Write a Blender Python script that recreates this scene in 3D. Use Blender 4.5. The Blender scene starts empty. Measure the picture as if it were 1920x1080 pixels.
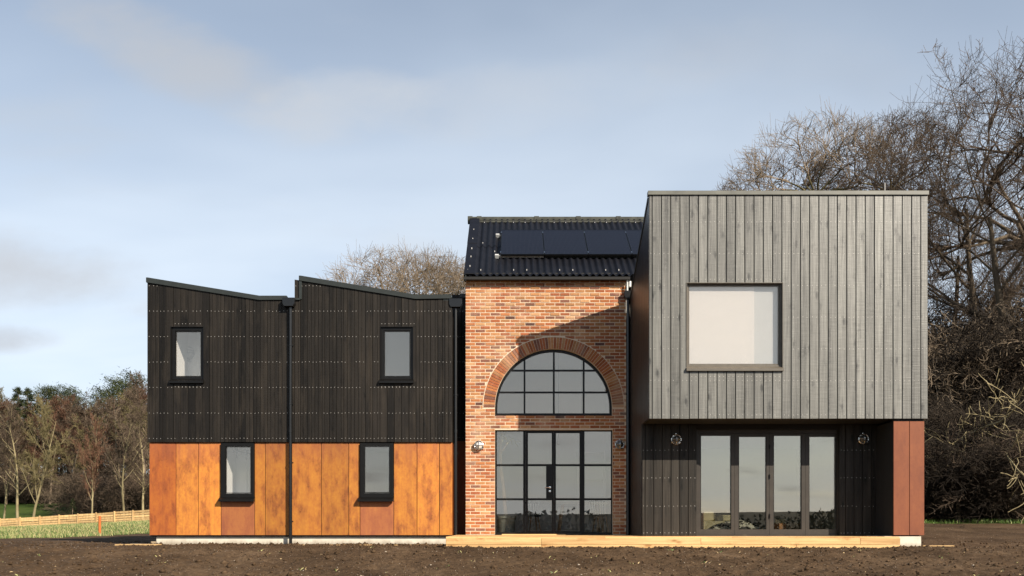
import bpy, math, random
import numpy as np
from mathutils import Vector, Matrix

# ------------------------------------------------------------------ camera, sky, sun, exposure
sc = bpy.context.scene
COL = sc.collection
CAMY, CAMZ, F = -18.46, 0.21, 1560.0
SUN_A, SUN_B = 0.95, 0.855                       # sideways and downward travel of the light per metre of depth
SUN_EL = math.atan(SUN_B / math.sqrt(1 + SUN_A ** 2))
SUN_AZ = math.pi - math.atan(SUN_A)              # clockwise from +Y

cam = bpy.data.cameras.new('camera')
cam.sensor_width = 36; cam.lens = 36 * F / 1920; cam.shift_y = 445 / 1920
cam.clip_start = 0.1; cam.clip_end = 9000
co = bpy.data.objects.new('camera', cam); COL.objects.link(co)
co.location = (0, CAMY, CAMZ); co.rotation_euler = (math.pi / 2, 0, 0)
sc.camera = co

sc.view_settings.view_transform = 'Standard'
sc.view_settings.look = 'None'
sc.view_settings.exposure = 0.72
sc.view_settings.gamma = 1
sc.view_settings.use_curve_mapping = False
sc.cycles.max_bounces = 8
sc.cycles.transparent_max_bounces = 12

world = bpy.data.worlds.new('World'); sc.world = world; world.use_nodes = True
wn = world.node_tree.nodes; wl = world.node_tree.links
bg = wn['Background']; bg.inputs[1].default_value = 0.075
sky = wn.new('ShaderNodeTexSky'); sky.sky_type = 'NISHITA'; sky.sun_disc = False
sky.sun_elevation = SUN_EL; sky.sun_rotation = SUN_AZ
sky.air_density = 1.0; sky.dust_density = 0.5; sky.ozone_density = 1.2

def wmath(op, a, b=None, clamp=False):
    n = wn.new('ShaderNodeMath'); n.operation = op; n.use_clamp = clamp
    for i, v in enumerate((a, b)):
        if v is None: continue
        if isinstance(v, (int, float)): n.inputs[i].default_value = v
        else: wl.new(v, n.inputs[i])
    return n.outputs[0]
wtc = wn.new('ShaderNodeTexCoord')
wsep = wn.new('ShaderNodeSeparateXYZ'); wl.new(wtc.outputs['Generated'], wsep.inputs[0])
el = wmath('MAXIMUM', wsep.outputs[2], 0.0)
den = wmath('ADD', el, 0.16)
wcmb = wn.new('ShaderNodeCombineXYZ')
wl.new(wmath('DIVIDE', wsep.outputs[0], den), wcmb.inputs[0])
wl.new(wmath('DIVIDE', wsep.outputs[1], den), wcmb.inputs[1])
def wnoise(scale, detail, rough, dist, off):
    m = wn.new('ShaderNodeMapping'); m.inputs['Location'].default_value = off; m.inputs['Scale'].default_value = (0.8, 1.35, 1)
    wl.new(wcmb.outputs[0], m.inputs[0])
    n = wn.new('ShaderNodeTexNoise'); n.inputs['Scale'].default_value = scale; n.inputs['Detail'].default_value = detail
    n.inputs['Roughness'].default_value = rough; n.inputs['Distortion'].default_value = dist
    wl.new(m.outputs[0], n.inputs[0]); return n.outputs[0]
def wrange(v, a, b, c=0.0, d=1.0):
    n = wn.new('ShaderNodeMapRange'); n.interpolation_type = 'SMOOTHSTEP'
    wl.new(v, n.inputs[0])
    for i, x in enumerate((a, b, c, d)): n.inputs[i + 1].default_value = x
    return n.outputs[0]
def wmix(fac, a, b):
    n = wn.new('ShaderNodeMix'); n.data_type = 'RGBA'
    wl.new(fac, n.inputs[0])
    for s, v in ((n.inputs[6], a), (n.inputs[7], b)):
        if isinstance(v, tuple): s.default_value = (*v, 1)
        else: wl.new(v, s)
    return n.outputs[2]
veil = wmath('MULTIPLY', wrange(el, 0.85, 0.06, 0.10, 0.98), wrange(wnoise(1.1, 4, 0.5, 0.3, (3.1, 1.7, 0)), 0.25, 0.75, 0.62, 1.0))
c1 = wmix(veil, sky.outputs[0], (7.1, 7.9, 8.8))
puff = wrange(wnoise(1.55, 7, 0.52, 0.25, (0.35, 2.4, 0)), 0.56, 0.78, 0.0, 0.5)
c2 = wmix(wmath('MULTIPLY', puff, wrange(wsep.outputs[1], 0.25, -0.1, 0.6, 1.3)), c1, wmix(wrange(wsep.outputs[1], 0.25, -0.1), (5.0, 5.1, 5.2), (3.3, 3.4, 3.6)))
# separate cloud banks in the north-west, placed by direction (tangents of azimuth and elevation)
fwd = wmath('MAXIMUM', wsep.outputs[1], 0.05)
tu = wmath('DIVIDE', wsep.outputs[0], fwd); tv = wmath('DIVIDE', wsep.outputs[2], fwd)
wv = wn.new('ShaderNodeCombineXYZ'); wl.new(tu, wv.inputs[0]); wl.new(tv, wv.inputs[1])
def cn(scale, off):
    m = wn.new('ShaderNodeMapping'); m.inputs['Location'].default_value = off; m.inputs['Scale'].default_value = (1, 1.8, 1); wl.new(wv.outputs[0], m.inputs[0])
    n = wn.new('ShaderNodeTexNoise'); n.inputs['Scale'].default_value = scale; n.inputs['Detail'].default_value = 7; n.inputs['Roughness'].default_value = 0.58; wl.new(m.outputs[0], n.inputs[0]); return n.outputs[0]
cn1, cn2 = cn(7.0, (1, 2, 0)), cn(3.2, (5, 1, 0))
front_ = wrange(wsep.outputs[1], 0.1, 0.3)
def bank(u, v, ru, rv, tilt, amt, col, prev):
    c, s_ = math.cos(tilt), math.sin(tilt)
    du, dv = wmath('SUBTRACT', tu, u), wmath('SUBTRACT', tv, v)
    a = wmath('DIVIDE', wmath('ADD', wmath('MULTIPLY', du, c), wmath('MULTIPLY', dv, s_)), ru)
    b_ = wmath('DIVIDE', wmath('SUBTRACT', wmath('MULTIPLY', dv, c), wmath('MULTIPLY', du, s_)), rv)
    r2 = wmath('ADD', wmath('MULTIPLY', a, a), wmath('MULTIPLY', b_, b_))
    k = wmath('ADD', r2, wmath('ADD', wmath('MULTIPLY', wmath('SUBTRACT', cn1, 0.5), 2.6), wmath('MULTIPLY', wmath('SUBTRACT', cn2, 0.5), 2.2)))
    f = wmath('MULTIPLY', wrange(k, 1.5, -0.5, 0.0, amt), front_)
    return wmix(f, prev, col)
c3 = bank(-0.57, 0.30, 0.17, 0.050, -0.12, 0.80, (4.9, 5.1, 5.45), c2)
c3 = bank(-0.60, 0.225, 0.075, 0.018, 0.0, 0.75, (4.5, 4.7, 5.1), c3)
c3 = bank(-0.36, 0.255, 0.10, 0.022, -0.1, 0.6, (5.3, 5.5, 5.9), c3)
c3 = bank(-0.40, 0.56, 0.17, 0.045, -0.42, 0.6, (4.7, 4.75, 4.9), c3)
c3 = bank(-0.22, 0.50, 0.12, 0.040, 0.1, 0.5, (5.6, 5.75, 5.95), c3)
c3 = bank(0.05, 0.52, 0.20, 0.05, 0.1, 0.35, (5.4, 5.6, 5.9), c3)
c3 = bank(0.30, 0.56, 0.22, 0.05, -0.1, 0.35, (4.3, 4.6, 5.1), c3)
wl.new(c3, bg.inputs[0])

sl = bpy.data.lights.new('sun', 'SUN'); sl.energy = 5.0; sl.angle = math.radians(0.5); sl.color = (1.0, 0.90, 0.76)
so = bpy.data.objects.new('sun', sl); COL.objects.link(so)
so.rotation_euler = Vector((-SUN_A, 1, -SUN_B)).to_track_quat('-Z', 'Y').to_euler()
so.location = (20, -30, 30)

# ------------------------------------------------------------------ helpers
R = random.Random(7)
NR = np.random.default_rng(7)

def S(y): return F / (y - CAMY)
def WX(px, y): return (px - 960) / S(y)
def WZ(py, y): return CAMZ + (985 - py) / S(y)

def link(name, me, parent=None, kind=None, label=None, cat=None, group=None, loc=None):
    o = bpy.data.objects.new(name, me); COL.objects.link(o)
    if parent: o.parent = parent
    if loc: o.location = loc
    if kind: o['kind'] = kind
    if label: o['label'] = label
    if cat: o['category'] = cat
    if group: o['group'] = group
    return o

def thing(name, label, cat, loc=(0, 0, 0), group=None, rz=0):
    o = link(name, None, label=label, cat=cat, group=group, loc=loc)
    o.rotation_euler.z = rz
    o.empty_display_size = 0.2
    return o

class MB:
    """collects simple solids into one mesh"""
    def __init__(s, T=None): s.v = []; s.f = []; s.m = []; s.T = T; s.mi = 0
    def add(s, vs, fs):
        b = len(s.v)
        s.v += [s.T(*p) if s.T else p for p in vs]
        s.f += [tuple(i + b for i in f) for f in fs]
        s.m += [s.mi] * len(fs)
    def box(s, x0, x1, y0, y1, z0, z1):
        s.add([(x0, y0, z0), (x1, y0, z0), (x1, y1, z0), (x0, y1, z0), (x0, y0, z1), (x1, y0, z1), (x1, y1, z1), (x0, y1, z1)],
              [(0, 3, 2, 1), (4, 5, 6, 7), (0, 1, 5, 4), (1, 2, 6, 5), (2, 3, 7, 6), (3, 0, 4, 7)])
    def prism(s, poly, yf, yb, c=0.0):
        """poly: (x,z) seen from the front, anticlockwise; yf front plane, yb back plane; c: chamfer of the front edges"""
        n = len(poly)
        vs = [(x, yb, z) for x, z in poly] + [(x, yf + c, z) for x, z in poly]
        fs = [tuple(range(n - 1, -1, -1))]
        fs += [(i, (i + 1) % n, n + (i + 1) % n, n + i) for i in range(n)]
        if c > 0:
            ins = []
            for i in range(n):
                p0, p1, p2 = Vector(poly[i - 1]), Vector(poly[i]), Vector(poly[(i + 1) % n])
                d1 = (p1 - p0).normalized(); d2 = (p2 - p1).normalized()
                n1 = Vector((-d1.y, d1.x)); n2 = Vector((-d2.y, d2.x))
                k = (n1 + n2); k = k / max(k.length_squared, 1e-6) * 2
                q = p1 + k * c
                ins.append((q.x, yf, q.y))
            vs += ins
            fs += [(n + i, n + (i + 1) % n, 2 * n + (i + 1) % n, 2 * n + i) for i in range(n)]
            fs.append(tuple(range(2 * n, 3 * n)))
        else:
            fs.append(tuple(range(n, 2 * n)))
        fs = [f[::-1] for f in fs]
        s.add(vs, [f[::-1] for f in fs])
    def tube(s, pts, r, n=8, cap=True):
        pts = [Vector(p) for p in pts]
        rs = r if isinstance(r, (list, tuple)) else [r] * len(pts)
        vs = []; fs = []
        for i, p in enumerate(pts):
            d = (pts[min(i + 1, len(pts) - 1)] - pts[max(i - 1, 0)]).normalized()
            u = d.cross(Vector((0.31, 0.17, 0.93)) if abs(d.z) < 0.9 else Vector((1, 0.05, 0))).normalized(); w = d.cross(u)
            for k in range(n):
                a = 2 * math.pi * k / n
                vs.append(tuple(p + (u * math.cos(a) + w * math.sin(a)) * rs[i]))
        for i in range(len(pts) - 1):
            for k in range(n):
                fs.append((i * n + k, i * n + (k + 1) % n, (i + 1) * n + (k + 1) % n, (i + 1) * n + k))
        if cap:
            fs.append(tuple(range(n - 1, -1, -1))); fs.append(tuple(range((len(pts) - 1) * n, len(pts) * n)))
        s.add(vs, fs)
    def lathe(s, prof, c=(0, 0, 0), axis='z', n=20):
        vs = []; fs = []
        for r, h in prof:
            for k in range(n):
                a = 2 * math.pi * k / n
                x, y = r * math.cos(a), r * math.sin(a)
                p = (x, y, h) if axis == 'z' else (x, -h, y)
                vs.append((p[0] + c[0], p[1] + c[1], p[2] + c[2]))
        for i in range(len(prof) - 1):
            for k in range(n):
                f = (i * n + k, i * n + (k + 1) % n, (i + 1) * n + (k + 1) % n, (i + 1) * n + k)
                fs.append(f)
        fs.append(tuple(range(n - 1, -1, -1))); fs.append(tuple(range((len(prof) - 1) * n, len(prof) * n)))
        s.add(vs, fs)
    def mesh(s, name, mats, smooth=False):
        me = bpy.data.meshes.new(name)
        me.from_pydata(s.v, [], s.f)
        for m in (mats if isinstance(mats, (list, tuple)) else [mats]): me.materials.append(m)
        if len(me.materials) > 1: me.polygons.foreach_set('material_index', s.m)
        if smooth: me.polygons.foreach_set('use_smooth', [True] * len(me.polygons))
        me.update()
        return me
    def build(s, name, mats, parent=None, smooth=False, **k):
        return link(name, s.mesh(name, mats, smooth), parent, **k)

def np_mesh(name, verts, faces, mats, mi=None, smooth=False):
    """faces: (n,k) int array with constant k"""
    me = bpy.data.meshes.new(name)
    n, k = faces.shape
    me.vertices.add(len(verts)); me.vertices.foreach_set('co', np.ascontiguousarray(verts, np.float32).ravel())
    me.loops.add(n * k); me.loops.foreach_set('vertex_index', np.ascontiguousarray(faces, np.int32).ravel())
    me.polygons.add(n); me.polygons.foreach_set('loop_start', np.arange(0, n * k, k, dtype=np.int32))
    for m in (mats if isinstance(mats, (list, tuple)) else [mats]): me.materials.append(m)
    if mi is not None: me.polygons.foreach_set('material_index', np.ascontiguousarray(mi, np.int32))
    if smooth: me.polygons.foreach_set('use_smooth', np.ones(n, bool))
    me.update(calc_edges=True); me.validate()
    return me

# ------------------------------------------------------------------ materials
class NT:
    def __init__(s, name):
        s.mat = bpy.data.materials.new(name); s.mat.use_nodes = True
        s.t = s.mat.node_tree; s.n = s.t.nodes; s.l = s.t.links
        s.b = s.n['Principled BSDF']
        s.tc = s.n.new('ShaderNodeTexCoord')
        s.oi = s.n.new('ShaderNodeObjectInfo')
    def put(s, sock, v):
        if isinstance(v, (int, float)): sock.default_value = v
        elif isinstance(v, tuple): sock.default_value = (*v, 1) if len(v) == 3 and sock.type == 'RGBA' else v
        else: s.l.new(v, sock)
    def co(s, scale=(1, 1, 1), rnd=False, which='Object'):
        m = s.n.new('ShaderNodeMapping'); m.inputs['Scale'].default_value = scale
        s.l.new(s.tc.outputs[which], m.inputs[0])
        if rnd:
            v = s.n.new('ShaderNodeVectorMath'); v.operation = 'SCALE'; v.inputs[0].default_value = (37, 53, 91)
            s.l.new(s.oi.outputs['Random'], v.inputs['Scale']); s.l.new(v.outputs[0], m.inputs['Location'])
        return m.outputs[0]
    def noise(s, co, scale, detail=4, rough=0.55, dist=0.0):
        n = s.n.new('ShaderNodeTexNoise'); s.l.new(co, n.inputs[0])
        n.inputs['Scale'].default_value = scale; n.inputs['Detail'].default_value = detail
        n.inputs['Roughness'].default_value = rough; n.inputs['Distortion'].default_value = dist
        return n.outputs[0]
    def voro(s, co, scale, feat='F1', rnd=1.0):
        n = s.n.new('ShaderNodeTexVoronoi'); n.feature = feat; s.l.new(co, n.inputs[0])
        n.inputs['Scale'].default_value = scale; n.inputs['Randomness'].default_value = rnd
        return n.outputs['Distance']
    def rng(s, v, a, b, c=0.0, d=1.0):
        n = s.n.new('ShaderNodeMapRange'); s.l.new(v, n.inputs[0])
        for i, x in enumerate((a, b, c, d)): n.inputs[i + 1].default_value = x
        return n.outputs[0]
    def math(s, op, a, b):
        n = s.n.new('ShaderNodeMath'); n.operation = op; s.put(n.inputs[0], a); s.put(n.inputs[1], b); return n.outputs[0]
    def mix(s, fac, a, b, mode='MIX'):
        n = s.n.new('ShaderNodeMix'); n.data_type = 'RGBA'; n.blend_type = mode
        s.put(n.inputs[0], fac); s.put(n.inputs[6], a); s.put(n.inputs[7], b); return n.outputs[2]
    def ramp(s, v, stops):
        n = s.n.new('ShaderNodeValToRGB'); s.l.new(v, n.inputs[0]); e = n.color_ramp.elements
        while len(e) < len(stops): e.new(0.5)
        for i, (p, c) in enumerate(stops): e[i].position = p; e[i].color = (*c, 1)
        return n.outputs[0]
    def bump(s, h, strength=0.3, dist=0.01):
        n = s.n.new('ShaderNodeBump'); n.inputs['Strength'].default_value = strength; n.inputs['Distance'].default_value = dist
        s.l.new(h, n.inputs['Height']); s.l.new(n.outputs[0], s.b.inputs['Normal'])
    def out(s, col, rough=0.6, metal=0.0, spec=0.5):
        s.put(s.b.inputs['Base Color'], col); s.put(s.b.inputs['Roughness'], rough); s.put(s.b.inputs['Metallic'], metal)
        s.b.inputs['Specular IOR Level'].default_value = spec
        return s.mat

def timber(name, dark, light, rough=0.55, spec=0.5, knots=0.6, per=0.35, weather=None, saw=0.25):
    m = NT(name)
    c = m.co((34, 34, 1.1), True)
    g = m.noise(c, 1.0, 6, 0.62, 0.4)
    g2 = m.noise(m.co((9, 9, 0.5), True), 1.0, 3, 0.5)
    sawn = m.noise(m.co((2.0, 2.0, 150), True), 1.0, 2, 0.6)
    kco = m.co((6.0, 6.0, 2.1), True)
    kd = m.voro(kco, 1.0)
    knot = m.rng(kd, 0.05, 0.20, 1.0, 0.0)
    halo = m.math('MULTIPLY', m.rng(kd, 0.10, 0.42, 1.0, 0.0), m.rng(m.noise(m.co((20, 20, 14), True), 1, 3), 0.42, 0.6))
    v = m.math('ADD', m.math('MULTIPLY', g, 0.6), m.math('MULTIPLY', g2, 0.5))
    v = m.math('SUBTRACT', v, m.math('MULTIPLY', m.math('MAXIMUM', knot, m.math('MULTIPLY', halo, 0.5)), knots * 0.5))
    v = m.math('ADD', v, m.math('MULTIPLY', m.math('SUBTRACT', sawn, 0.5), saw))
    col = m.ramp(v, [(0.28, dark), (0.78, light)])
    col = m.mix(1.0, col, m.rngcol(per), 'MULTIPLY')
    if weather:
        w = m.rng(m.noise(m.co((5, 5, 0.7), True), 1, 5, 0.6), 0.5, 0.72, 0, 0.7)
        col = m.mix(w, col, weather)
    m.bump(m.math('ADD', g, m.math('MULTIPLY', sawn, 0.7)), 0.6, 0.006)
    return m.out(col, m.rng(g, 0.2, 0.8, rough + 0.1, rough - 0.1), 0, spec)
def _rngcol(m, per):
    n = m.n.new('ShaderNodeCombineColor')
    v = m.rng(m.oi.outputs['Random'], 0, 1, 1 - per, 1 + per)
    for i in range(3): m.l.new(v, n.inputs[i])
    return n.outputs[0]
NT.rngcol = _rngcol

def plain(name, col, rough=0.5, metal=0.0, spec=0.5, var=0.15, scale=6.0, bump=0.0):
    m = NT(name)
    n = m.noise(m.co(), scale, 5, 0.6)
    c = m.mix(m.rng(n, 0.3, 0.7), tuple(x * (1 - var) for x in col), tuple(min(1, x * (1 + var)) for x in col))
    if bump: m.bump(n, bump, 0.01)
    return m.out(c, rough, metal, spec)

def steel(name, a, b, c, spots=0.5, rnd=0.12, top=None):
    m = NT(name)
    n1 = m.noise(m.co((1.6, 1, 0.7), True), 3.0, 8, 0.66, 0.15)
    n2 = m.noise(m.co((1, 1, 0.8), True), 20, 8, 0.78)
    n3 = m.noise(m.co((11, 9, 0.4), True), 1.0, 4, 0.6)
    v = m.math('ADD', m.math('ADD', m.math('MULTIPLY', n1, 0.45), m.math('MULTIPLY', n2, 0.35)), m.math('MULTIPLY', n3, 0.2))
    col = m.ramp(v, [(0.36, c), (0.47, b), (0.60, a)])
    blot = m.math('MULTIPLY', m.rng(n1, 0.50, 0.38), m.rng(n2, 0.42, 0.62, 0, spots))
    col = m.mix(blot, col, tuple(x * 0.42 for x in c))
    col = m.mix(m.rng(n3, 0.52, 0.72, 0, 0.45), col, c)
    if top is not None:     # brown run-off stain below the timber
        sp = m.n.new('ShaderNodeSeparateXYZ'); m.l.new(m.tc.outputs['Object'], sp.inputs[0])
        st = m.rng(m.math('ADD', sp.outputs[2], m.math('MULTIPLY', m.math('SUBTRACT', n3, 0.5), 0.9)), top - 0.5, top + 0.1, 0, 0.6)
        col = m.mix(st, col, (0.27, 0.085, 0.04))
    col = m.mix(1.0, col, m.rngcol(rnd), 'MULTIPLY')
    m.bump(n2, 0.12, 0.004)
    return m.out(col, 0.62, 0, 0.3)

M = {}
M['box_timber'] = timber('sheen_grey_timber', (0.034, 0.034, 0.031), (0.196, 0.192, 0.172), 0.42, 0.5, 0.8, 0.24, None, 0.2)  # paler than the black timber: sun sheen put into the base colour
M['black_timber'] = timber('black_stained_timber', (0.0035, 0.003, 0.0027), (0.019, 0.0155, 0.012), 0.55, 0.2, 0.4, 0.5, (0.034, 0.027, 0.020), 0.12)
M['side_timber'] = timber('satin_black_timber', (0.004, 0.0035, 0.0035), (0.011, 0.009, 0.008), 0.36, 0.5, 0.3, 0.2)
M['porch_timber'] = timber('brown_black_timber', (0.004, 0.0035, 0.003), (0.045, 0.038, 0.030), 0.55, 0.2, 0.5, 0.25, None, 0.12)
M['deck_timber'] = timber('fresh_pine', (0.34, 0.17, 0.055), (0.78, 0.52, 0.24), 0.6, 0.3, 0.8, 0.12, None, 0.05)
M['fence_timber'] = timber('pale_cleft_timber', (0.30, 0.17, 0.065), (0.70, 0.48, 0.235), 0.7, 0.2, 0.6, 0.25)
M['old_wood'] = timber('weathered_wood', (0.09, 0.065, 0.04), (0.30, 0.23, 0.15), 0.8, 0.2, 0.4, 0.25)
M['backing'] = plain('black_membrane', (0.008, 0.0075, 0.007), 0.8, var=0.2)
M['soffit'] = plain('black_soffit_board', (0.008, 0.0075, 0.007), 0.7)
M['trim'] = plain('dark_grey_flashing', (0.022, 0.026, 0.024), 0.45, 0, 0.35)
M['box_trim'] = plain('grey_green_flashing', (0.105, 0.105, 0.085), 0.45, 0, 0.5, 0.25, 3)
M['frame'] = plain('black_window_frame', (0.005, 0.0046, 0.0042), 0.4, 0, 0.25)
M['bifold'] = plain('bronze_grey_frame', (0.040, 0.034, 0.028), 0.45, 0, 0.3)
M['bigframe'] = plain('brown_grey_window_frame', (0.10, 0.085, 0.065), 0.45)
M['pipe'] = plain('satin_black_pipe', (0.006, 0.006, 0.006), 0.28, 0, 0.5)
M['galv'] = plain('galvanised_nail', (0.42, 0.40, 0.37), 0.5, 0.2)
M['white_plastic'] = plain('white_plastic', (0.5, 0.5, 0.48), 0.4)
def plinthmat():
    m = NT('pale_render')
    n = m.noise(m.co(), 3.5, 6, 0.65); n2 = m.noise(m.co((6, 6, 1.2)), 1.0, 5, 0.7)
    col = m.mix(m.rng(n, 0.3, 0.7), (0.50, 0.455, 0.37), (0.64, 0.59, 0.49))
    sp = m.n.new('ShaderNodeSeparateXYZ'); m.l.new(m.tc.outputs['Object'], sp.inputs[0])
    z = m.math('ADD', sp.outputs[2], m.math('MULTIPLY', m.math('SUBTRACT', n2, 0.5), 0.22))
    col = m.mix(m.rng(z, -0.12, -0.24, 0, 0.75), col, (0.16, 0.11, 0.07))      # mud splashes along the foot
    m.bump(n, 0.15, 0.01)
    return m.out(col, 0.85, 0, 0.2)
M['plinth'] = plinthmat()
M['roof'] = plain('black_corrugated_sheet', (0.0055, 0.0058, 0.0085), 0.5, 0, 0.22, 0.3, 4)
M['ridge'] = plain('dull_ridge_sheet', (0.045, 0.046, 0.036), 0.6, 0, 0.3, 0.5, 5)
M['wallwhite'] = plain('white_interior_paint', (0.80, 0.80, 0.77), 0.9, 0, 0.1, 0.02)
M['floor'] = plain('grey_interior_floor', (0.30, 0.27, 0.23), 0.5)
M['blind'] = plain('cream_blind', (0.73, 0.705, 0.675), 0.9, 0, 0.1, 0.02)
M['chrome'] = plain('satin_nickel', (0.72, 0.70, 0.67), 0.22, 1.0)
M['corten'] = steel('rusty_steel_orange', (0.48, 0.198, 0.030), (0.385, 0.135, 0.027), (0.225, 0.064, 0.025), 0.75, 0.28, 2.03)
M['corten_mottled'] = steel('rusty_steel_mottled', (0.42, 0.13, 0.022), (0.33, 0.09, 0.022), (0.20, 0.052, 0.022), 0.7, 0.1, 2.03)
M['corten_brown'] = steel('rusty_steel_brown', (0.34, 0.125, 0.04), (0.28, 0.092, 0.036), (0.22, 0.068, 0.036), 0.2)
M['corten_red'] = steel('rusty_steel_red', (0.235, 0.074, 0.028), (0.20, 0.060, 0.025), (0.155, 0.046, 0.022), 0.15, 0.05)
M['post_rust'] = steel('rusty_post', (0.50, 0.15, 0.03), (0.45, 0.12, 0.03), (0.35, 0.09, 0.03), 0.2)
M['mortar'] = plain('pale_mortar', (0.62, 0.50, 0.365), 0.95, 0, 0.1, 0.12, 40, 0.5)

def brickmat(name, a, b, white=0.25):
    m = NT(name)
    n1 = m.noise(m.co((1, 1, 1), True), 14, 5, 0.65)
    n2 = m.noise(m.co((1, 1, 2), True), 60, 4, 0.7)
    col = m.mix(m.rng(n1, 0.35, 0.65), a, b)
    col = m.mix(m.rng(m.noise(m.co((1, 1, 3), True), 9, 6, 0.7), 0.55, 0.75, 0, white), col, (0.55, 0.44, 0.34))
    gp = m.n.new('ShaderNodeNewGeometry')
    eff = m.noise(gp.outputs['Position'], 0.9, 6, 0.65)
    col = m.mix(m.rng(eff, 0.50, 0.68, 0, 0.5), col, (0.58, 0.43, 0.29))
    col = m.mix(1.0, col, m.rngcol(0.18), 'MULTIPLY')
    col = m.mix(1.0, col, (0.92, 0.90, 0.93), 'MULTIPLY')
    m.bump(m.math('ADD', n1, n2), 0.6, 0.008)
    return m.out(col, 0.9, 0, 0.15)
BRICKS = [brickmat('red_brick', (0.37, 0.125, 0.050), (0.30, 0.096, 0.042)),
          brickmat('orange_brick', (0.42, 0.168, 0.062), (0.36, 0.132, 0.052)),
          brickmat('tan_brick', (0.45, 0.225, 0.09), (0.37, 0.165, 0.068), 0.4),
          brickmat('brown_brick', (0.25, 0.105, 0.06), (0.18, 0.085, 0.06), 0.3),
          brickmat('pale_brick', (0.51, 0.30, 0.145), (0.43, 0.22, 0.10), 0.55),
          brickmat('dark_brick', (0.13, 0.058, 0.04), (0.085, 0.05, 0.045), 0.12)]
BW = [0.31, 0.28, 0.2, 0.11, 0.09, 0.01]
def pick_brick(rr, w=BW): return rr.choices(range(6), w)[0]

def glassmat(name, refl, tint):
    m = NT(name)
    tr = m.n.new('ShaderNodeBsdfTransparent'); tr.inputs[0].default_value = (*tint, 1)
    gl = m.n.new('ShaderNodeBsdfGlossy'); gl.inputs['Roughness'].default_value = 0.004
    gl.inputs[0].default_value = (1, 0.92, 0.81, 1)
    bp = m.n.new('ShaderNodeBump'); bp.inputs['Strength'].default_value = 0.045; bp.inputs['Distance'].default_value = 0.006
    m.l.new(m.noise(m.co((1, 1, 1), True), 1.6, 1), bp.inputs['Height']); m.l.new(bp.outputs[0], gl.inputs['Normal'])
    fr = m.n.new('ShaderNodeLayerWeight'); fr.inputs[0].default_value = 0.5
    fac = m.rng(m.math('POWER', fr.outputs['Facing'], 5.0), 0.0, 1.0, refl, 1.0)
    mx = m.n.new('ShaderNodeMixShader')
    m.l.new(fac, mx.inputs[0]); m.l.new(tr.outputs[0], mx.inputs[1]); m.l.new(gl.outputs[0], mx.inputs[2])
    m.l.new(mx.outputs[0], m.n['Material Output'].inputs[0])
    return m.mat
M['glass'] = glassmat('window_glass', 0.165, (0.92, 0.915, 0.91))
M['glass_dark'] = glassmat('solar_door_glass', 0.27, (0.84, 0.84, 0.79))

def solarmat():
    m = NT('solar_cells')
    c = m.n.new('ShaderNodeSeparateXYZ'); m.l.new(m.tc.outputs['Object'], c.inputs[0])
    st = m.math('LESS_THAN', m.math('FRACT', m.math('MULTIPLY', c.outputs[0], 33.0), 0.0), 0.14)
    st2 = m.math('LESS_THAN', m.math('FRACT', m.math('MULTIPLY', c.outputs[1], 6.2), 0.0), 0.03)
    col = m.mix(m.math('MAXIMUM', st, st2), (0.003, 0.0035, 0.007), (0.026, 0.028, 0.038))
    return m.out(col, 0.3, 0, 0.25)
M['solar'] = solarmat()

# ------------------------------------------------------------------ terrain
def sst(a, b, t):
    t = np.clip((t - a) / (b - a), 0, 1); return t * t * (3 - 2 * t)
_perm = NR.random((256, 256))
def vnoise(x, y, seed=0):
    x = np.asarray(x, float) + 17.3 * seed; y = np.asarray(y, float) - 9.1 * seed
    xi = np.floor(x).astype(int); yi = np.floor(y).astype(int); fx = x - xi; fy = y - yi
    fx = fx * fx * (3 - 2 * fx); fy = fy * fy * (3 - 2 * fy)
    g = lambda a, b: _perm[a % 256, b % 256]
    return (g(xi, yi) * (1 - fx) + g(xi + 1, yi) * fx) * (1 - fy) + (g(xi, yi + 1) * (1 - fx) + g(xi + 1, yi + 1) * fx) * fy - 0.5
def base_h(x, y):
    x = np.asarray(x, float); y = np.asarray(y, float)
    z = np.full(np.broadcast(x, y).shape, -0.225)
    z = z - 0.067 * np.clip(-3.3 - y, 0, 29) - 0.03 * np.clip(-32 - y, 0, 110)
    z = z + (0.06 * (np.clip(x, -48, -18) + 38) - 0.09) * sst(11, 43, y)
    z = z + 0.105 * np.clip(y - 47, 0, 110)
    z = z + sst(7.8, 10, x) * 0.058 * np.clip(y + 1.5, 0, 9.5)
    z = z + sst(9.2, 17, y) * 4.6 * sst(3, 9.5, x)
    # low hills on the far side of the valley, behind the photographer
    z = z + (11 + 9 * vnoise(x / 170, y / 300, 3)) * sst(-150, -420, y)
    return z
def soil_mask(x, y):
    e = vnoise(x * 0.9, y * 0.9, 5) * 0.5
    left = (x > -16.3 + 0.085 * (y - 7) + e * 1.5)
    return left & (y < 16.5 + e) & ~((x > 8.5) & (y > 7.0 + e)) & (y > -70)
def bank_mask(x, y): return (x > 3) & (y > 8.3 + vnoise(x * 0.8, y * 0.8, 6) * 0.7) & (y < 60)
def ground(x, y):
    z = base_h(x, y)
    near = soil_mask(x, y) & (np.abs(y + 4) < 26)
    under = ((x > -8.1) & (x < -1.2) & (y > 0.0)) | ((x >= -1.2) & (x < 8.0) & (y > -2.85))
    amp = np.where(near, np.where(under, 0.2, 1.0), 0.15)
    d = vnoise(x * 0.7, y * 0.7, 1) * 0.06 + vnoise(x * 2.1, y * 2.1, 2) * 0.05
    d = d + vnoise(x * 5.3, y * 5.3, 4) * 0.05 + vnoise(x * 11, y * 11, 7) * 0.036 + np.abs(vnoise(x * 19, y * 19, 8)) * 0.034
    edge = sst(-2.7, -3.6, y) * 0.5 + 0.5
    return z + d * amp * edge
def G(x, y): return float(ground(np.array([x]), np.array([y]))[0])

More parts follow.
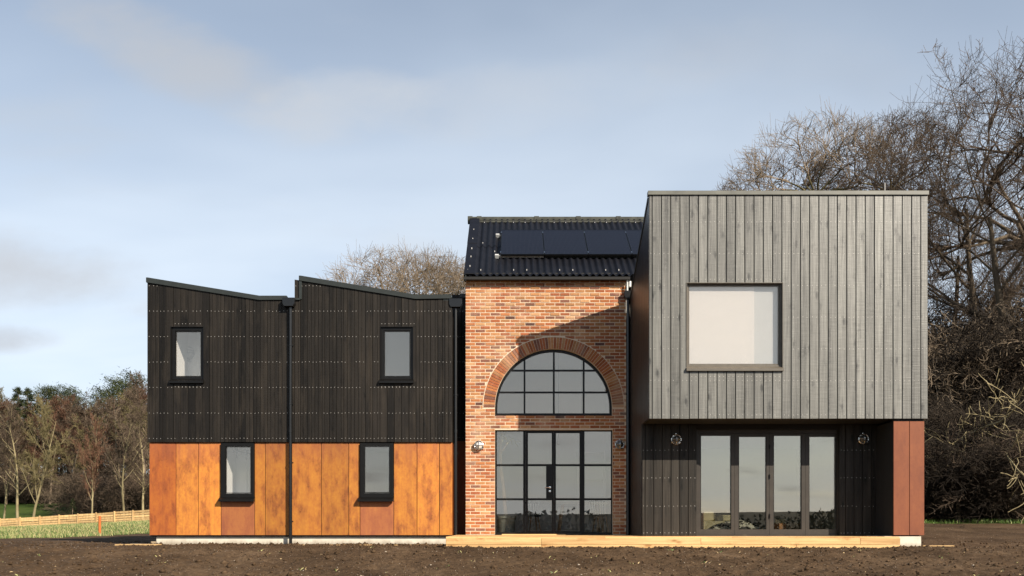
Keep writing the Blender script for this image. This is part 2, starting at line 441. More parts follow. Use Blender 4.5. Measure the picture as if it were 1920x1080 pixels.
def soilmat():
    m = NT('dark_soil')
    c = m.co()
    n1 = m.noise(c, 0.6, 7, 0.65); n2 = m.noise(c, 14, 6, 0.7); n3 = m.noise(c, 70, 4, 0.7)
    col = m.ramp(m.math('ADD', m.math('MULTIPLY', n1, 0.55), m.math('MULTIPLY', n2, 0.45)),
                 [(0.33, (0.030, 0.018, 0.0095)), (0.5, (0.080, 0.050, 0.028)), (0.68, (0.155, 0.102, 0.060))])
    col = m.mix(m.rng(n3, 0.60, 0.74, 0, 0.55), col, (0.15, 0.11, 0.075))
    m.bump(m.math('ADD', n2, m.math('MULTIPLY', n3, 0.6)), 0.9, 0.03)
    return m.out(col, 0.95, 0, 0.1)
def lawnmat():
    m = NT('lawn_green')
    c = m.co()
    col = m.ramp(m.math('ADD', m.math('MULTIPLY', m.noise(c, 0.15, 5, 0.6), 0.6), m.math('MULTIPLY', m.noise(c, 6, 5, 0.7), 0.4)),
                 [(0.3, (0.022, 0.040, 0.010)), (0.5, (0.045, 0.072, 0.014)), (0.7, (0.085, 0.10, 0.024))])
    m.bump(m.noise(c, 12, 4), 0.8, 0.08)
    return m.out(col, 0.9, 0, 0.1)
def bankmat():
    m = NT('leaf_litter_bank')
    c = m.co()
    col = m.ramp(m.math('ADD', m.math('MULTIPLY', m.noise(c, 0.6, 5, 0.6), 0.5), m.math('MULTIPLY', m.noise(c, 9, 6, 0.75), 0.5)),
                 [(0.3, (0.006, 0.0045, 0.003)), (0.5, (0.014, 0.010, 0.006)), (0.7, (0.04, 0.027, 0.015))])  # shade on the bank is put into these darkened colours
    m.bump(m.noise(c, 10, 5, 0.7), 1.0, 0.12)
    return m.out(col, 0.95, 0, 0.1)
M['hill'] = plain('dark_wooded_hillside', (0.014, 0.017, 0.016), 0.95, 0, 0.05, 0.5, 0.05)
M['soil'] = soilmat(); M['lawn'] = lawnmat(); M['bank'] = bankmat()

def axis(*spans):
    out = []
    for a, b, st in spans: out += list(np.arange(a, b - 1e-6, st))
    return np.array(out + [spans[-1][1]])
gx = axis((-4000, -400, 400), (-400, -100, 20), (-100, -40, 4), (-40, -12, 0.45), (-12, 12, 0.05), (12, 30, 0.35), (30, 100, 4), (100, 400, 20), (400, 4000, 400))
gy = axis((-4000, -520, 300), (-520, -140, 20), (-140, -20, 4), (-20, -8.4, 0.4), (-8.4, -2.4, 0.05), (-2.4, 20, 0.3), (20, 70, 1.5), (70, 200, 6), (200, 4000, 400))
GX, GY = np.meshgrid(gx, gy)
GZ = ground(GX, GY)
V = np.stack([GX.ravel(), GY.ravel(), GZ.ravel()], 1)
nx, ny = len(gx), len(gy)
ii, jj = np.meshgrid(np.arange(nx - 1), np.arange(ny - 1))
a = (jj * nx + ii).ravel()
quads = np.stack([a, a + 1, a + nx + 1, a + nx], 1)
cx = V[quads].mean(1)
sm = soil_mask(cx[:, 0], cx[:, 1]); bm_ = bank_mask(cx[:, 0], cx[:, 1]) & ~sm
hl = cx[:, 1] < -70
for nm, msk, mt in (('ground', sm, 'soil'), ('lawn', ~sm & ~bm_ & ~hl, 'lawn'), ('bank', bm_, 'bank'), ('hillside', hl & ~sm, 'hill')):
    q = quads[msk]; u, inv = np.unique(q, return_inverse=True)
    link(nm, np_mesh(nm, V[u], inv.reshape(q.shape), M[mt], smooth=True), kind='structure')

# ------------------------------------------------------------------ the house
house = thing('house', 'modern house of black and grey timber, rusty steel panels and red brick with arched window', 'house')

def clad(wall, mat, u0, u1, pitch, first, zb, zt, holes, yf, th, rows, T=None, gap=0.008, c=0.003, jit=0.0, name='timber_board', groove=False):
    """vertical boards as children of wall; holes: (u0,u1,z0,z1)"""
    us = [u0]
    u = u0 + first
    while u < u1 - 0.03: us.append(u); u += pitch
    us.append(u1)
    nails = MB(T)
    def nail(u, z):
        r = 0.0068; n = 6
        vs = [(u + r * math.cos(k * math.pi / 3), yf - 0.0025 - jj, z + r * math.sin(k * math.pi / 3)) for k in range(n)] + [(u + r * math.cos(k * math.pi / 3), yf + 0.004, z + r * math.sin(k * math.pi / 3)) for k in range(n)]
        nails.add(vs, [tuple(range(n))] + [(k, k + n, (k + 1) % n + n, (k + 1) % n) for k in range(n)])
    for a, b in zip(us[:-1], us[1:]):
        a += gap / 2; b -= gap / 2
        if b - a < 0.02: continue
        jj = R.uniform(0, jit)
        lo = zb(0.5 * (a + b)) if callable(zb) else zb
        def poly(p, q, z0, z1=None):
            return [(p, z0), (q, z0), (q, zt(q) if z1 is None else z1), (p, zt(p) if z1 is None else z1)]
        hs = [h for h in holes if h[0] < b - 0.012 and h[1] > a + 0.012]
        if not hs:
            mb = MB(T)
            if groove:
                g = a + (b - a) * R.choice((0.5, 0.5, 0.36, 0.64))
                mb.prism(poly(a, g - 0.003, lo), yf - jj, yf + th, c); mb.prism(poly(g + 0.003, b, lo), yf - jj + R.uniform(0, 0.004), yf + th, c)
            else: mb.prism(poly(a, b, lo), yf - jj, yf + th, c)
            mb.build(name, mat, wall)
        else:
            h = hs[0]
            p, q = max(a, h[0]), min(b, h[1])
            if q - p > 0.6 * (b - a):
                rest = [(a, p), (q, b)]
                if h[2] > lo + 0.02:
                    mb = MB(T); mb.prism(poly(a, b, lo, h[2]), yf - jj, yf + th, c); mb.build(name, mat, wall)
                mb = MB(T); mb.prism(poly(a, b, h[3]), yf - jj, yf + th, c)
                for r0, r1 in rest:
                    if r1 - r0 > 0.006: mb.prism(poly(r0, r1, h[2] + 0.001, h[3] - 0.001), yf - jj, yf + th)
                mb.build(name, mat, wall)
            else:
                mb = MB(T)
                for r0, r1 in ((a, p), (q, b)):
                    if r1 - r0 > 0.006: mb.prism(poly(r0, r1, lo), yf - jj, yf + th)
                mb.prism(poly(p, q, lo, h[2]), yf - jj, yf + th); mb.prism(poly(p, q, h[3]), yf - jj, yf + th)
                mb.build(name, mat, wall)
        w = b - a
        for z in rows:
            for k in ((0.24, 0.76) if w > 0.1 else (0.5,)):
                uu = a + w * k + R.uniform(-0.006, 0.006); zz = z + R.uniform(-0.006, 0.006)
                if zz > zt(uu) - 0.04 or zz < lo + 0.02: continue
                if any(h[0] - 0.05 < uu < h[1] + 0.05 and h[2] - 0.02 < zz < h[3] + 0.02 for h in holes): continue
                if R.random() < 0.93: nail(uu, zz)
        for h in holes:
            uu = a + w * 0.5
            if h[0] < uu < h[1]:
                for k in (0.26, 0.74):
                    nail(a + w * k, h[3] + 0.07)
                    if h[2] - 0.11 > lo + 0.1: nail(a + w * k, h[2] - 0.11)
    if nails.v: nails.build('nail', M['galv'], wall, kind='stuff')

def holed(mb, x0, x1, z0, z1, holes, yf, yb):
    xs = sorted({x0, x1, *[h[i] for h in holes for i in (0, 1) if x0 < h[i] < x1]})
    for a, b in zip(xs[:-1], xs[1:]):
        m = 0.5 * (a + b); z = z0
        for h in sorted([h for h in holes if h[0] < m < h[1]], key=lambda h: h[2]):
            if h[2] > z: mb.box(a, b, yf, yb, z, h[2])
            z = h[3]
        if z1 > z: mb.box(a, b, yf, yb, z, z1)

# ---- left timber wing
Y0 = 0.0
zx = lambda pts: (lambda u: float(np.interp(u, [WX(p[0], Y0) for p in pts], [WZ(p[1], Y0) for p in pts])))
top_a = zx([(270, 530), (279, 530), (487, 562), (551, 562)])
top_b = zx([(551, 524), (566, 526), (779, 562), (848, 561)])
XL, XM, XR = WX(276, Y0), WX(552, Y0), WX(848, Y0)
ZC = WZ(829, Y0)
rows_l = [WZ(p, Y0) for p in (536, 583.5, 631, 678.7, 726.5, 774.5, 822)]
def wr(px0, px1, py0, py1, y=Y0): return (WX(px0, y), WX(px1, y), WZ(py1, y), WZ(py0, y))
WIN_U = [wr(320, 382, 613, 716), wr(713, 775, 613, 716)]
WIN_L = [wr(414, 477, 831, 939), wr(675, 738, 831, 939)]
tw = MB()
holed(tw, XL + 0.03, XR - 0.03, ZC, WZ(565, Y0), WIN_U, Y0 + 0.035, Y0 + 0.22)
tw.prism([(XL + 0.03, WZ(565, Y0)), (XM, WZ(565, Y0)), (XM, WZ(563, Y0)), (WX(487, Y0), WZ(563, Y0)), (XL + 0.03, WZ(531, Y0))], Y0 + 0.036, Y0 + 0.22)
tw.prism([(XM, WZ(565, Y0)), (XR - 0.03, WZ(565, Y0)), (XR - 0.03, WZ(563, Y0)), (WX(779, Y0), WZ(563, Y0)), (WX(564, Y0), WZ(527, Y0)), (XM, WZ(527, Y0))], Y0 + 0.0365, Y0 + 0.22)
wing_wall = tw.build('timber_wall', M['backing'], house)
clad(wing_wall, M['black_timber'], XL, XM, 0.1605, 0.10, ZC, top_a, WIN_U[:1], Y0, 0.028, rows_l, jit=0.006, groove=True)
clad(wing_wall, M['black_timber'], XM, XR, 0.1605, 0.13, ZC, top_b, WIN_U[1:], Y0, 0.028, rows_l, jit=0.006, groove=True)
# the wing's other walls and roofs
b = MB()
YB = 6.5
b.box(XL + 0.02, XL + 0.2, 0.222, YB, -0.05, WZ(560, Y0)); b.box(XL + 0.2, XR - 0.02, YB - 0.2, YB, -0.05, WZ(560, Y0))
b.prism([(XL + 0.021, WZ(560, Y0)), (XL + 0.2, WZ(560, Y0)), (XL + 0.2, WZ(533, Y0)), (XL + 0.021, WZ(531, Y0))], 0.223, YB)
b.build('rear_wall', M['backing'], house)
b = MB(lambda u, w, z: (XR + w, u, z))
sidew = MB(); sidew.box(XR - 0.2, XR - 0.03, 0.222, 1.25, ZC, WZ(563, Y0)); sw = sidew.build('timber_wall', M['backing'], house)
for k in range(7):
    q = MB(); y0 = 0.03 + k * 0.165; q.box(XR - 0.028, XR, y0 + 0.004, y0 + 0.159, ZC + 0.001, WZ(561, Y0)); q.build('timber_board', M['black_timber'], sw)
for pts, nm in (([(276, 521), (487, 555), (539, 555), (542, 562)], 'a'), ([(562, 517.5), (779, 553), (845, 552.5), (849, 560)], 'b')):
    x = [WX(p[0], Y0) for p in pts]; z = [WZ(p[1], Y0) for p in pts]
    rf = MB(); rf.prism([(x[0] + 0.02, z[0] - 0.12), (x[1], z[1] - 0.12), (x[2], z[2] - 0.12), (x[2], z[2] - 0.03), (x[1], z[1] - 0.03), (x[0] + 0.02, z[0] - 0.03)], 0.03, YB)
    roof = rf.build('roof', M['roof'], house)
    t = MB(); t.prism([(x[0] - 0.012, z[0] - 0.105), (x[1], z[1] - 0.095), (x[2] + 0.03, z[2] - 0.09), (x[2] + 0.03, z[2] - 0.055), (x[2] - 0.01, z[2]), (x[1], z[1]), (x[0] + 0.03, z[0]), (x[0] - 0.012, z[0])], -0.035, 0.029)
    t.build('verge_trim', M['trim'], roof)
# taller end of the second roof
t = MB(); t.box(WX(562, Y0) - 0.014, WX(562, Y0) + 0.05, -0.02, 0.029, WZ(561, Y0), WZ(527, Y0)); t.box(XM, WX(562, Y0) - 0.004, 0.03, YB, WZ(560, Y0), WZ(530, Y0)); t.build('corner_trim', M['trim'], house)
# ---- rusty steel cladding under the timber
YC = 0.045
sb = MB(); holed(sb, WX(283, YC), XR - 0.03, WZ(1004, YC), ZC - 0.002, WIN_L, YC + 0.02, YC + 0.2)
steel_wall = sb.build('steel_wall', M['backing'], house)
edges = [(280, 329.5, 'corten_mottled'), (330, 371.5, 'corten'), (372, 414, 'corten'), (477.5, 497, 'corten'), (497.5, 545, 'corten'),
         (545.5, 602, 'corten'), (602.5, 653.5, 'corten'), (654, 674.5, 'corten'), (738.5, 781.5, 'corten'), (782, 823.5, 'corten'), (824, 848, 'corten')]
zt_, zb_ = ZC - 0.006, WZ(1003.5, YC)
for p0, p1, mt in edges:
    q = MB(); jx = R.uniform(0, 0.004); q.prism([(WX(p0, YC) + 0.003, zb_), (WX(p1, YC) - 0.003, zb_), (WX(p1, YC) - 0.003, zt_), (WX(p0, YC) + 0.003, zt_)], YC - jx, YC + 0.018, 0.004)
    q.build('steel_panel', M[mt], steel_wall, label='dark mottled rusty steel panel at the left end' if mt == 'corten_mottled' else None)
for p0, p1 in ((414.5, 477), (675, 738)):
    q = MB(); q.prism([(WX(p0, YC) + 0.003, zb_), (WX(p1, YC) - 0.003, zb_), (WX(p1, YC) - 0.003, WZ(938, YC)), (WX(p0, YC) + 0.003, WZ(938, YC))], YC + 0.004, YC + 0.018, 0.004)
    q.build('steel_panel', M['corten_brown'], steel_wall, label='browner rusty steel panel under the window sill')
q = MB(); q.box(XR - 0.027, XR - 0.004, YC + 0.02, 1.2, zb_, zt_); q.build('steel_panel', M['corten_mottled'], steel_wall)
q = MB(); q.box(WX(282, YC), XR - 0.01, YC + 0.004, YC + 0.10, zb_ - 0.028, zb_ - 0.004); q.build('drip_trim', M['frame'], steel_wall)
q = MB(); q.box(WX(293, 0.1), WX(846, 0.1), 0.11, 0.4, -0.6, zb_ - 0.03); q.box(WX(293, 0.1) + 0.001, WX(293, 0.1) + 0.2, 0.401, YB, -0.6, zb_ - 0.03); q.build('plinth', M['plinth'], house)

# ---- recess between wing and brick
YR = 1.25
XB0, XB1 = WX(873, 0), WX(1174, 0)
rw = MB(); rw.box(XR - 0.1, XB0 + 0.3, YR + 0.03, YR + 0.2, -0.3, WZ(552, YR)); rwall = rw.build('timber_wall', M['backing'], house)
clad(rwall, M['black_timber'], XR + 0.004, XB0 + 0.1, 0.16, 0.12, WZ(826, YR), lambda u: WZ(556, YR), [], YR, 0.028, [WZ(p, YR) for p in (583.5, 631, 678.7, 726.5, 774.5, 820)])
q = MB(); q.box(XR + 0.004, XB0 + 0.1, YR + 0.008, YR + 0.03, 0.0, WZ(827, YR)); q.build('steel_panel', M['corten_red'], rwall)
q = MB(); q.box(WX(862, YR), XB0 + 0.1, YR - 0.06, YR + 0.2, WZ(559, YR), WZ(552, YR)); q.build('verge_trim', M['trim'], rwall)

# ---- brick gable block
CX, CZ, RI, RO = WX(1038, 0), WZ(764, 0), 110 / S(0), 132 / S(0)
ZAB = WZ(780, 0)
DX0, DX1, DZ1 = WX(928, 0), WX(1149, 0), WZ(806, 0)
ZBT = WZ(523, 0)
AX0, AX1 = CX - RI, CX + RI
def arch_z(x, r=RI): return CZ + math.sqrt(max(r * r - (x - CX) ** 2, 0))
mw = MB()
YM = 0.006
mw.box(XB0, DX0, YM, 0.3, 0.0, ZBT); mw.box(DX1, XB1, YM, 0.3, 0.0, ZBT)
mw.box(DX0, DX1, YM, 0.3, DZ1, ZAB)
mw.box(DX0, AX0, YM, 0.3, ZAB, ZBT)
if AX1 < DX1: mw.box(AX1, DX1, YM, 0.3, ZAB, ZBT)
N = 48
for i in range(N):
    t0, t1 = math.pi * (1 - i / N), math.pi * (1 - (i + 1) / N)
    x0, x1 = CX + RI * math.cos(t0), CX + RI * math.cos(t1)
    mw.prism([(x0, CZ + RI * math.sin(t0)), (x1, CZ + RI * math.sin(t1)), (x1, ZBT), (x0, ZBT)], YM, 0.3)
mw.box(XB0 + 0.002, XB0 + 0.3, 0.301, 4.0, 0.0, ZBT)
brick_wall = mw.build('brick_wall', M['mortar'], house)

def brick_mesh(name, l, h, d, ch=0.004, taper=0.0):
    m = MB(); m.prism([(-l / 2 + taper, -h / 2), (l / 2 - taper, -h / 2), (l / 2, h / 2), (-l / 2, h / 2)], 0, d, ch); return m
PITCH, BH, BL, JO = 0.0735, 0.0585, 0.2065, 0.0145
proto = []
for k in range(6): proto.append(brick_mesh('brick', 1.0, BH, 0.05).mesh('brick', BRICKS[k]))
for me in proto:
    for v in me.vertices:
        if abs(v.co.y) < 1e-6: v.co.x = math.copysign(0.5 - 0.02, v.co.x)
bricks = []
nc = int((ZBT - 0.006) / PITCH)
for c in range(nc):
    z = 0.006 + (c + 0.5) * PITCH
    cuts = []
    if z < DZ1 + 0.02: cuts.append((DX0 - 0.004, DX1 + 0.004))
    if ZAB - 0.02 < z <= CZ: cuts.append((AX0 - 0.004, AX1 + 0.004))
    if z > CZ and z < CZ + RO + 0.01:
        hw = math.sqrt(max((RO + 0.012) ** 2 - (z - CZ) ** 2, 0)); cuts.append((CX - hw, CX + hw))
    segs = [(XB0 + 0.002, XB1 - 0.002)]
    for c0, c1 in cuts:
        segs = [s for a0, a1 in segs for s in ((a0, min(a1, c0)), (max(a0, c1), a1)) if s[1] - s[0] > 0.02]
    x = XB0 + 0.002 - (0.0 if c % 2 else 0.11)
    while x < XB1:
        x1 = x + BL
        for a0, a1 in segs:
            p, q = max(x, a0), min(x1, a1)
            if q - p > 0.025: bricks.append((p, q, z))
        x = x1 + JO
# soldier-like closer course under the eaves is the same bond; keep the largest 300 as parts
order = sorted(range(len(bricks)), key=lambda i: (-(round(bricks[i][1] - bricks[i][0], 2)), abs(bricks[i][0] - CX) + 0.2 * abs(bricks[i][2] - 3)))
part_set = set(order[:300])
rest = MB()
for i, (p, q, z) in enumerate(bricks):
    k = pick_brick(R); dy = R.uniform(-0.005, 0.003); tilt = R.uniform(-0.004, 0.004)
    if i in part_set:
        o = link('brick', proto[k], brick_wall, loc=((p + q) / 2, dy, z + R.uniform(-0.002, 0.002)))
        o.scale.x = q - p; o.rotation_euler.y = tilt
    else:
        rest.mi = k; rest.prism([(p, z - BH / 2), (q, z - BH / 2), (q, z + BH / 2), (p, z + BH / 2)], dy, 0.05, 0.004)
rest.build('brick', BRICKS, brick_wall, kind='stuff')
side_b = MB(lambda u, w, z: (XB0 + w, u, z))
for c in range(nc):
    z = 0.006 + (c + 0.5) * PITCH; y = 0.055 - (0.0 if c % 2 else 0.11)
    while y < 1.3:
        p, q_ = max(y, 0.055), min(y + BL, 1.3)
        if q_ - p > 0.03: side_b.mi = pick_brick(R); side_b.prism([(p, z - BH / 2), (q_, z - BH / 2), (q_, z + BH / 2), (p, z + BH / 2)], R.uniform(-0.008, -0.004), 0.03, 0.004)
        y += BL + JO
side_b.build('brick', BRICKS, brick_wall, kind='stuff')
NV = 74
vl = RO - RI - 0.008
wi, wo = RI * math.pi / NV - 0.008, RO * math.pi / NV - 0.010
vproto = []
for k in range(6):
    m = MB(); m.prism([(-wi / 2, 0), (wi / 2, 0), (wo / 2, vl), (-wo / 2, vl)], 0, 0.052, 0.003); vproto.append(m.mesh('arch_brick', BRICKS[k]))
for i in range(NV):
    t = math.pi * (i + 0.5) / NV
    o = link('arch_brick', vproto[pick_brick(R, [0.3, 0.28, 0.22, 0.08, 0.11, 0.01])], brick_wall)
    o.location = (CX + (RI + 0.004) * math.cos(t), -0.004 + R.uniform(-0.002, 0.002), CZ + (RI + 0.004) * math.sin(t))
    o.rotation_euler.y = math.pi / 2 - t
# pale mortar line round the back of the arch
m = MB()
for i in range(60):
    t0, t1 = math.pi * i / 60, math.pi * (i + 1) / 60
    pts = [(CX + r * math.cos(t), CZ + r * math.sin(t)) for r, t in ((RO - 0.003, t0), (RO + 0.014, t0), (RO + 0.014, t1), (RO - 0.003, t1))]
    m.prism(pts, -0.003, 0.03)
m.build('mortar_joint', M['mortar'], brick_wall)
q = MB()
for px in (888, 945, 1019, 1093): q.box(WX(px, 0) - 0.006, WX(px, 0) + 0.006, -0.006, 0.004, WZ(537, 0), WZ(532.5, 0))
q.build('weep_vent', M['frame'], brick_wall, kind='stuff')
# brick block's roof
SL = (7.99 - 5.72) / (2.71 + 0.14)
def rz(y, off=0.0): return 5.72 + SL * (y + 0.14) + off
ncor = 12 * 33
xs = np.linspace(-1.0, 3.85, ncor)
ys = np.array([-0.14, 0.6, 0.601, 2.71])
vv = []
for r_ in range(2):
    y0, y1 = ((-0.14, 1.35), (1.2, 2.75))[r_]
    for y in (y0, y1):
        vv.append(np.stack([xs, np.full(ncor, y), rz(y) + 0.026 * np.sin(xs * 2 * math.pi / 0.146) + 0.012 * r_], 1))
vv = np.concatenate(vv); fa = []
for r_ in (0, 2):
    i = np.arange(ncor - 1) + r_ * ncor; fa.append(np.stack([i, i + 1, i + 1 + ncor, i + ncor], 1))
barn_roof = link('roof', np_mesh('roof', vv, np.concatenate(fa), M['roof'], smooth=True), house)
q = MB(lambda x, y, z: (x, y, rz(y) + z))
q.box(-1.06, -0.83, -0.15, 1.3, 0.03, 0.05); q.box(-1.06, -1.03, -0.15, 1.3, -0.12, 0.03); q.box(-1.062, -0.828, 1.28, 2.72, 0.04, 0.062); q.build('verge_flashing', M['roof'], barn_roof)
for a, bq in ((-1.09, -0.86), (-0.86, 0.60), (0.60, 1.66), (1.66, 2.68), (2.68, 3.9)):
    m = MB(); m.tube([(a + 0.01, 2.74, 7.985), (bq, 2.74, 7.985)], 0.085, 14); m.tube([(a - 0.035, 2.74, 7.985), (a + 0.085, 2.74, 7.985)], 0.10, 14)
    m.box(a + 0.01, bq - 0.002, 2.53, 2.69, 7.855, 7.90)
    m.build('ridge_tile', M['ridge'], barn_roof, smooth=False)
q = MB(lambda x, y, z: (x, y, rz(y) + z))
for x in np.arange(-0.92, 3.7, 0.146 * 1):
    k = round((x + 0.92) / 0.146)
    for y in (0.02, 1.32, 2.45) if k % 7 in (0, 2) else ((0.9,) if k % 7 == 4 and k < 8 else ()):
        xx = round((x - 0.0365) / 0.146) * 0.146 + 0.0365
        q.box(xx - 0.008, xx + 0.008, y - 0.010, y + 0.010, 0.02, 0.050)
for y in (0.15, 0.6, 1.0, 1.5, 2.0): q.box(-0.95, -0.93, y - 0.012, y + 0.012, 0.03, 0.075)
q.build('roof_screw', M['galv'], barn_roof, kind='stuff')
q = MB(); q.box(XB0 - 0.02, 2.605, -0.05, 0.30, ZBT + 0.001, ZBT + 0.12); q.box(XB0 - 0.03, 2.60, -0.16, -0.052, 5.62, 5.68); q.build('eaves_trim', M['backing'], barn_roof)
q = MB(); q.box(XB0 - 0.028, XB0 + 0.02, -0.15, -0.05, 5.60, 5.72); q.box(-1.04, 3.85, 5.3, 5.4, 0, 5.7); q.build('fascia_end', M['trim'], barn_roof)
# far slope of the brick block's roof
q = MB(); q.add([(-1.04, 2.76, 7.98), (3.85, 2.76, 7.98), (3.85, 5.6, 5.7), (-1.04, 5.6, 5.7)], [(3, 2, 1, 0)]); q.build('roof', M['roof'], house)
for px in (1148,):
    pass
# ---- window helper (rectangular, one pane)
def window(px0, px1, py0, py1, g0, g1, gy0, gy1, y, yp, reveal, fm, sillpx=None, sill_out=0.07, gl='glass', label=None, fd=0.07):
    """outer frame px0..px1, py0..py1 in plane y+yp; glass g0..g1, gy0..gy1"""
    yf = y + yp
    X0, X1, Z1, Z0 = WX(px0, y), WX(px1, y), WZ(py0, y), WZ(py1, y)
    a0, a1, b1, b0 = WX(g0, yf), WX(g1, yf), WZ(gy0, yf), WZ(gy1, yf)
    f = MB()
    f.box(X0, a0, yf, yf + fd, Z0, Z1); f.box(a1, X1, yf, yf + fd, Z0, Z1); f.box(a0, a1, yf, yf + fd, Z0, b0); f.box(a0, a1, yf, yf + fd, b1, Z1)
    if reveal:
        f.box(X0 - 0.012, X0 - 0.0005, y - 0.012, yf + 0.05, Z0, Z1 + 0.012); f.box(X1 + 0.0005, X1 + 0.012, y - 0.012, yf + 0.05, Z0, Z1 + 0.012)
        f.box(X0, X1, y - 0.012, yf + 0.05, Z1 + 0.0005, Z1 + 0.012)
    w = f.build('window', fm, house, label=label)
    i = 0.012
    g = MB(); g.box(a0 + i - 0.02, a1 - i + 0.02, yf + 0.03, yf + 0.045, b0 + i - 0.02, b1 - i + 0.02); g.build('pane', M[gl], w)
    r = MB(); e = 0.007
    r.box(a0 + e, a0 + 0.022, yf + 0.012, yf + 0.029, b0 + e, b1 - e); r.box(a1 - 0.022, a1 - e, yf + 0.012, yf + 0.029, b0 + e, b1 - e)
    r.box(a0 + 0.0221, a1 - 0.0221, yf + 0.013, yf + 0.029, b0 + e, b0 + 0.022); r.box(a0 + 0.0221, a1 - 0.0221, yf + 0.013, yf + 0.029, b1 - 0.022, b1 - e)
    r.build('glazing_bead', fm, w)
    if sillpx:
        s0, s1, t0, t1 = sillpx
        q = MB(); zz1, zz0 = WZ(t0, y), WZ(t1, y)
        q.add([(WX(s0, y), y - sill_out, zz0), (WX(s1, y), y - sill_out, zz0), (WX(s1, y), yf + 0.02, zz0 - 0.0), (WX(s0, y), yf + 0.02, zz0),
               (WX(s0, y), y - sill_out, zz0 + 0.045), (WX(s1, y), y - sill_out, zz0 + 0.045), (WX(s1, y), yf + 0.02, zz1 + 0.01), (WX(s0, y), yf + 0.02, zz1 + 0.01)],
              [(0, 3, 2, 1), (4, 5, 6, 7), (0, 1, 5, 4), (1, 2, 6, 5), (2, 3, 7, 6), (3, 0, 4, 7)])
        q.build('sill', fm, w)
    return w
window(321, 381, 613.5, 714, 328, 377.5, 620, 706.5, Y0, 0.03, True, M['frame'], (318.5, 382.5, 710, 719))
window(714, 774, 613.5, 714, 719.5, 769.5, 619.5, 706.5, Y0, 0.03, True, M['frame'], (711, 775.5, 710, 719))
window(414.5, 476.5, 831, 935, 422.3, 471, 836.5, 925.5, Y0, -0.01, False, M['frame'], (412, 478, 932, 940.5), 0.09)
window(675.5, 737.5, 831, 935, 682.3, 731, 836, 924.5, Y0, -0.01, False, M['frame'], (672.5, 738, 932, 940.5), 0.09)

# ---- rooms behind the windows: white walls, floors
def room(x0, x1, y0, y1, z0, z1, back='wallwhite', floor='wallwhite'):
    q = MB(); t = 0.06
    q.box(x0, x1, y1, y1 + t, z0, z1); q.box(x0 - t, x0, y0, y1 + t, z0, z1); q.box(x1, x1 + t, y0, y1 + t, z0, z1)
    q.box(x0 - t, x1 + t, y0, y1 + t, z1, z1 + t)
    q.build('interior_wall', M[back], house)
    q = MB(); q.box(x0 - t, x1 + t, y0, y1 + t, z0 - t, z0); q.build('interior_floor', M[floor], house)
room(-7.53, -6.2, 0.23, 0.86, 2.95, 5.0)
room(-3.6, -1.7, 0.23, 1.9, 2.95, 5.0)
room(-6.42, -5.2, 0.25, 0.83, 0.05, 2.2)
room(-3.9, -2.2, 0.26, 1.5, 0.05, 2.2)
room(-0.98, 2.52, 0.32, 4.0, -0.02, 5.4, 'wallwhite', 'floor')
room(3.0, 5.6, -2.35, 1.2, 2.42, 5.2)
room(2.75, 7.2, -1.55, 2.6, -0.02, 2.15, 'wallwhite', 'floor')
q = MB()     # wire wall ornament seen through the upper left window
yy = 0.84
for k in range(3):
    q.tube([(WX(352 + k * 2, yy) + (0.10 - 0.02 * k) * math.cos(t) + 0.05 * math.sin(2 * t), yy, WZ(664 + 3 * k, yy) + (0.17 - 0.03 * k) * math.sin(t)) for t in np.linspace(0, 6.28, 24)], 0.006, 5)
o = q.build('wall_ornament', plain('grey_wire', (0.30, 0.30, 0.31), 0.6))
o['label'] = 'grey looped wire ornament on white wall behind the upper left window'; o['category'] = 'ornament'
rack = thing('coat_rack', 'white coat rail with black hooks behind the left steel wall window', 'coat rack', (WX(447, 0.7), 0.70, WZ(846, 0.7)))
q = MB(); q.prism([(-0.36, 0.02), (0.36, -0.10), (0.36, -0.06), (-0.36, 0.06)], -0.03, 0.018); q.build('rail', plain('grey_rail', (0.33, 0.33, 0.33)), rack)
for x in (-0.2, -0.02, 0.2):
    q = MB(); zz = -0.166 * (x) * 1.0
    q.tube([(x, -0.035, zz - 0.03), (x, -0.08, zz - 0.13), (x + 0.02, -0.09, zz - 0.17), (x + 0.03, -0.10, zz - 0.13)], 0.008, 6); q.box(x - 0.02, x + 0.02, -0.05, -0.031, zz - 0.05, zz + 0.07); q.build('hook', M['frame'], rack)
cup = MB(); cup.box(WX(430, .68) - 0.012, WX(430, .68) + 0.012, 0.66, 0.70, 0.06, 1.65); cup.box(WX(462, .68) - 0.012, WX(462, .68) + 0.012, 0.66, 0.70, 0.06, 1.6)
cup.build('interior_panel', M['wallwhite'], house)
dr = MB(); dr.prism([(WX(689, 1.4), 0.06), (WX(727, 1.4), 0.06), (WX(727, 1.4), 1.95), (WX(689, 1.4), 1.95)], 1.455, 1.498, 0.01); dr.build('interior_door', M['wallwhite'], house)

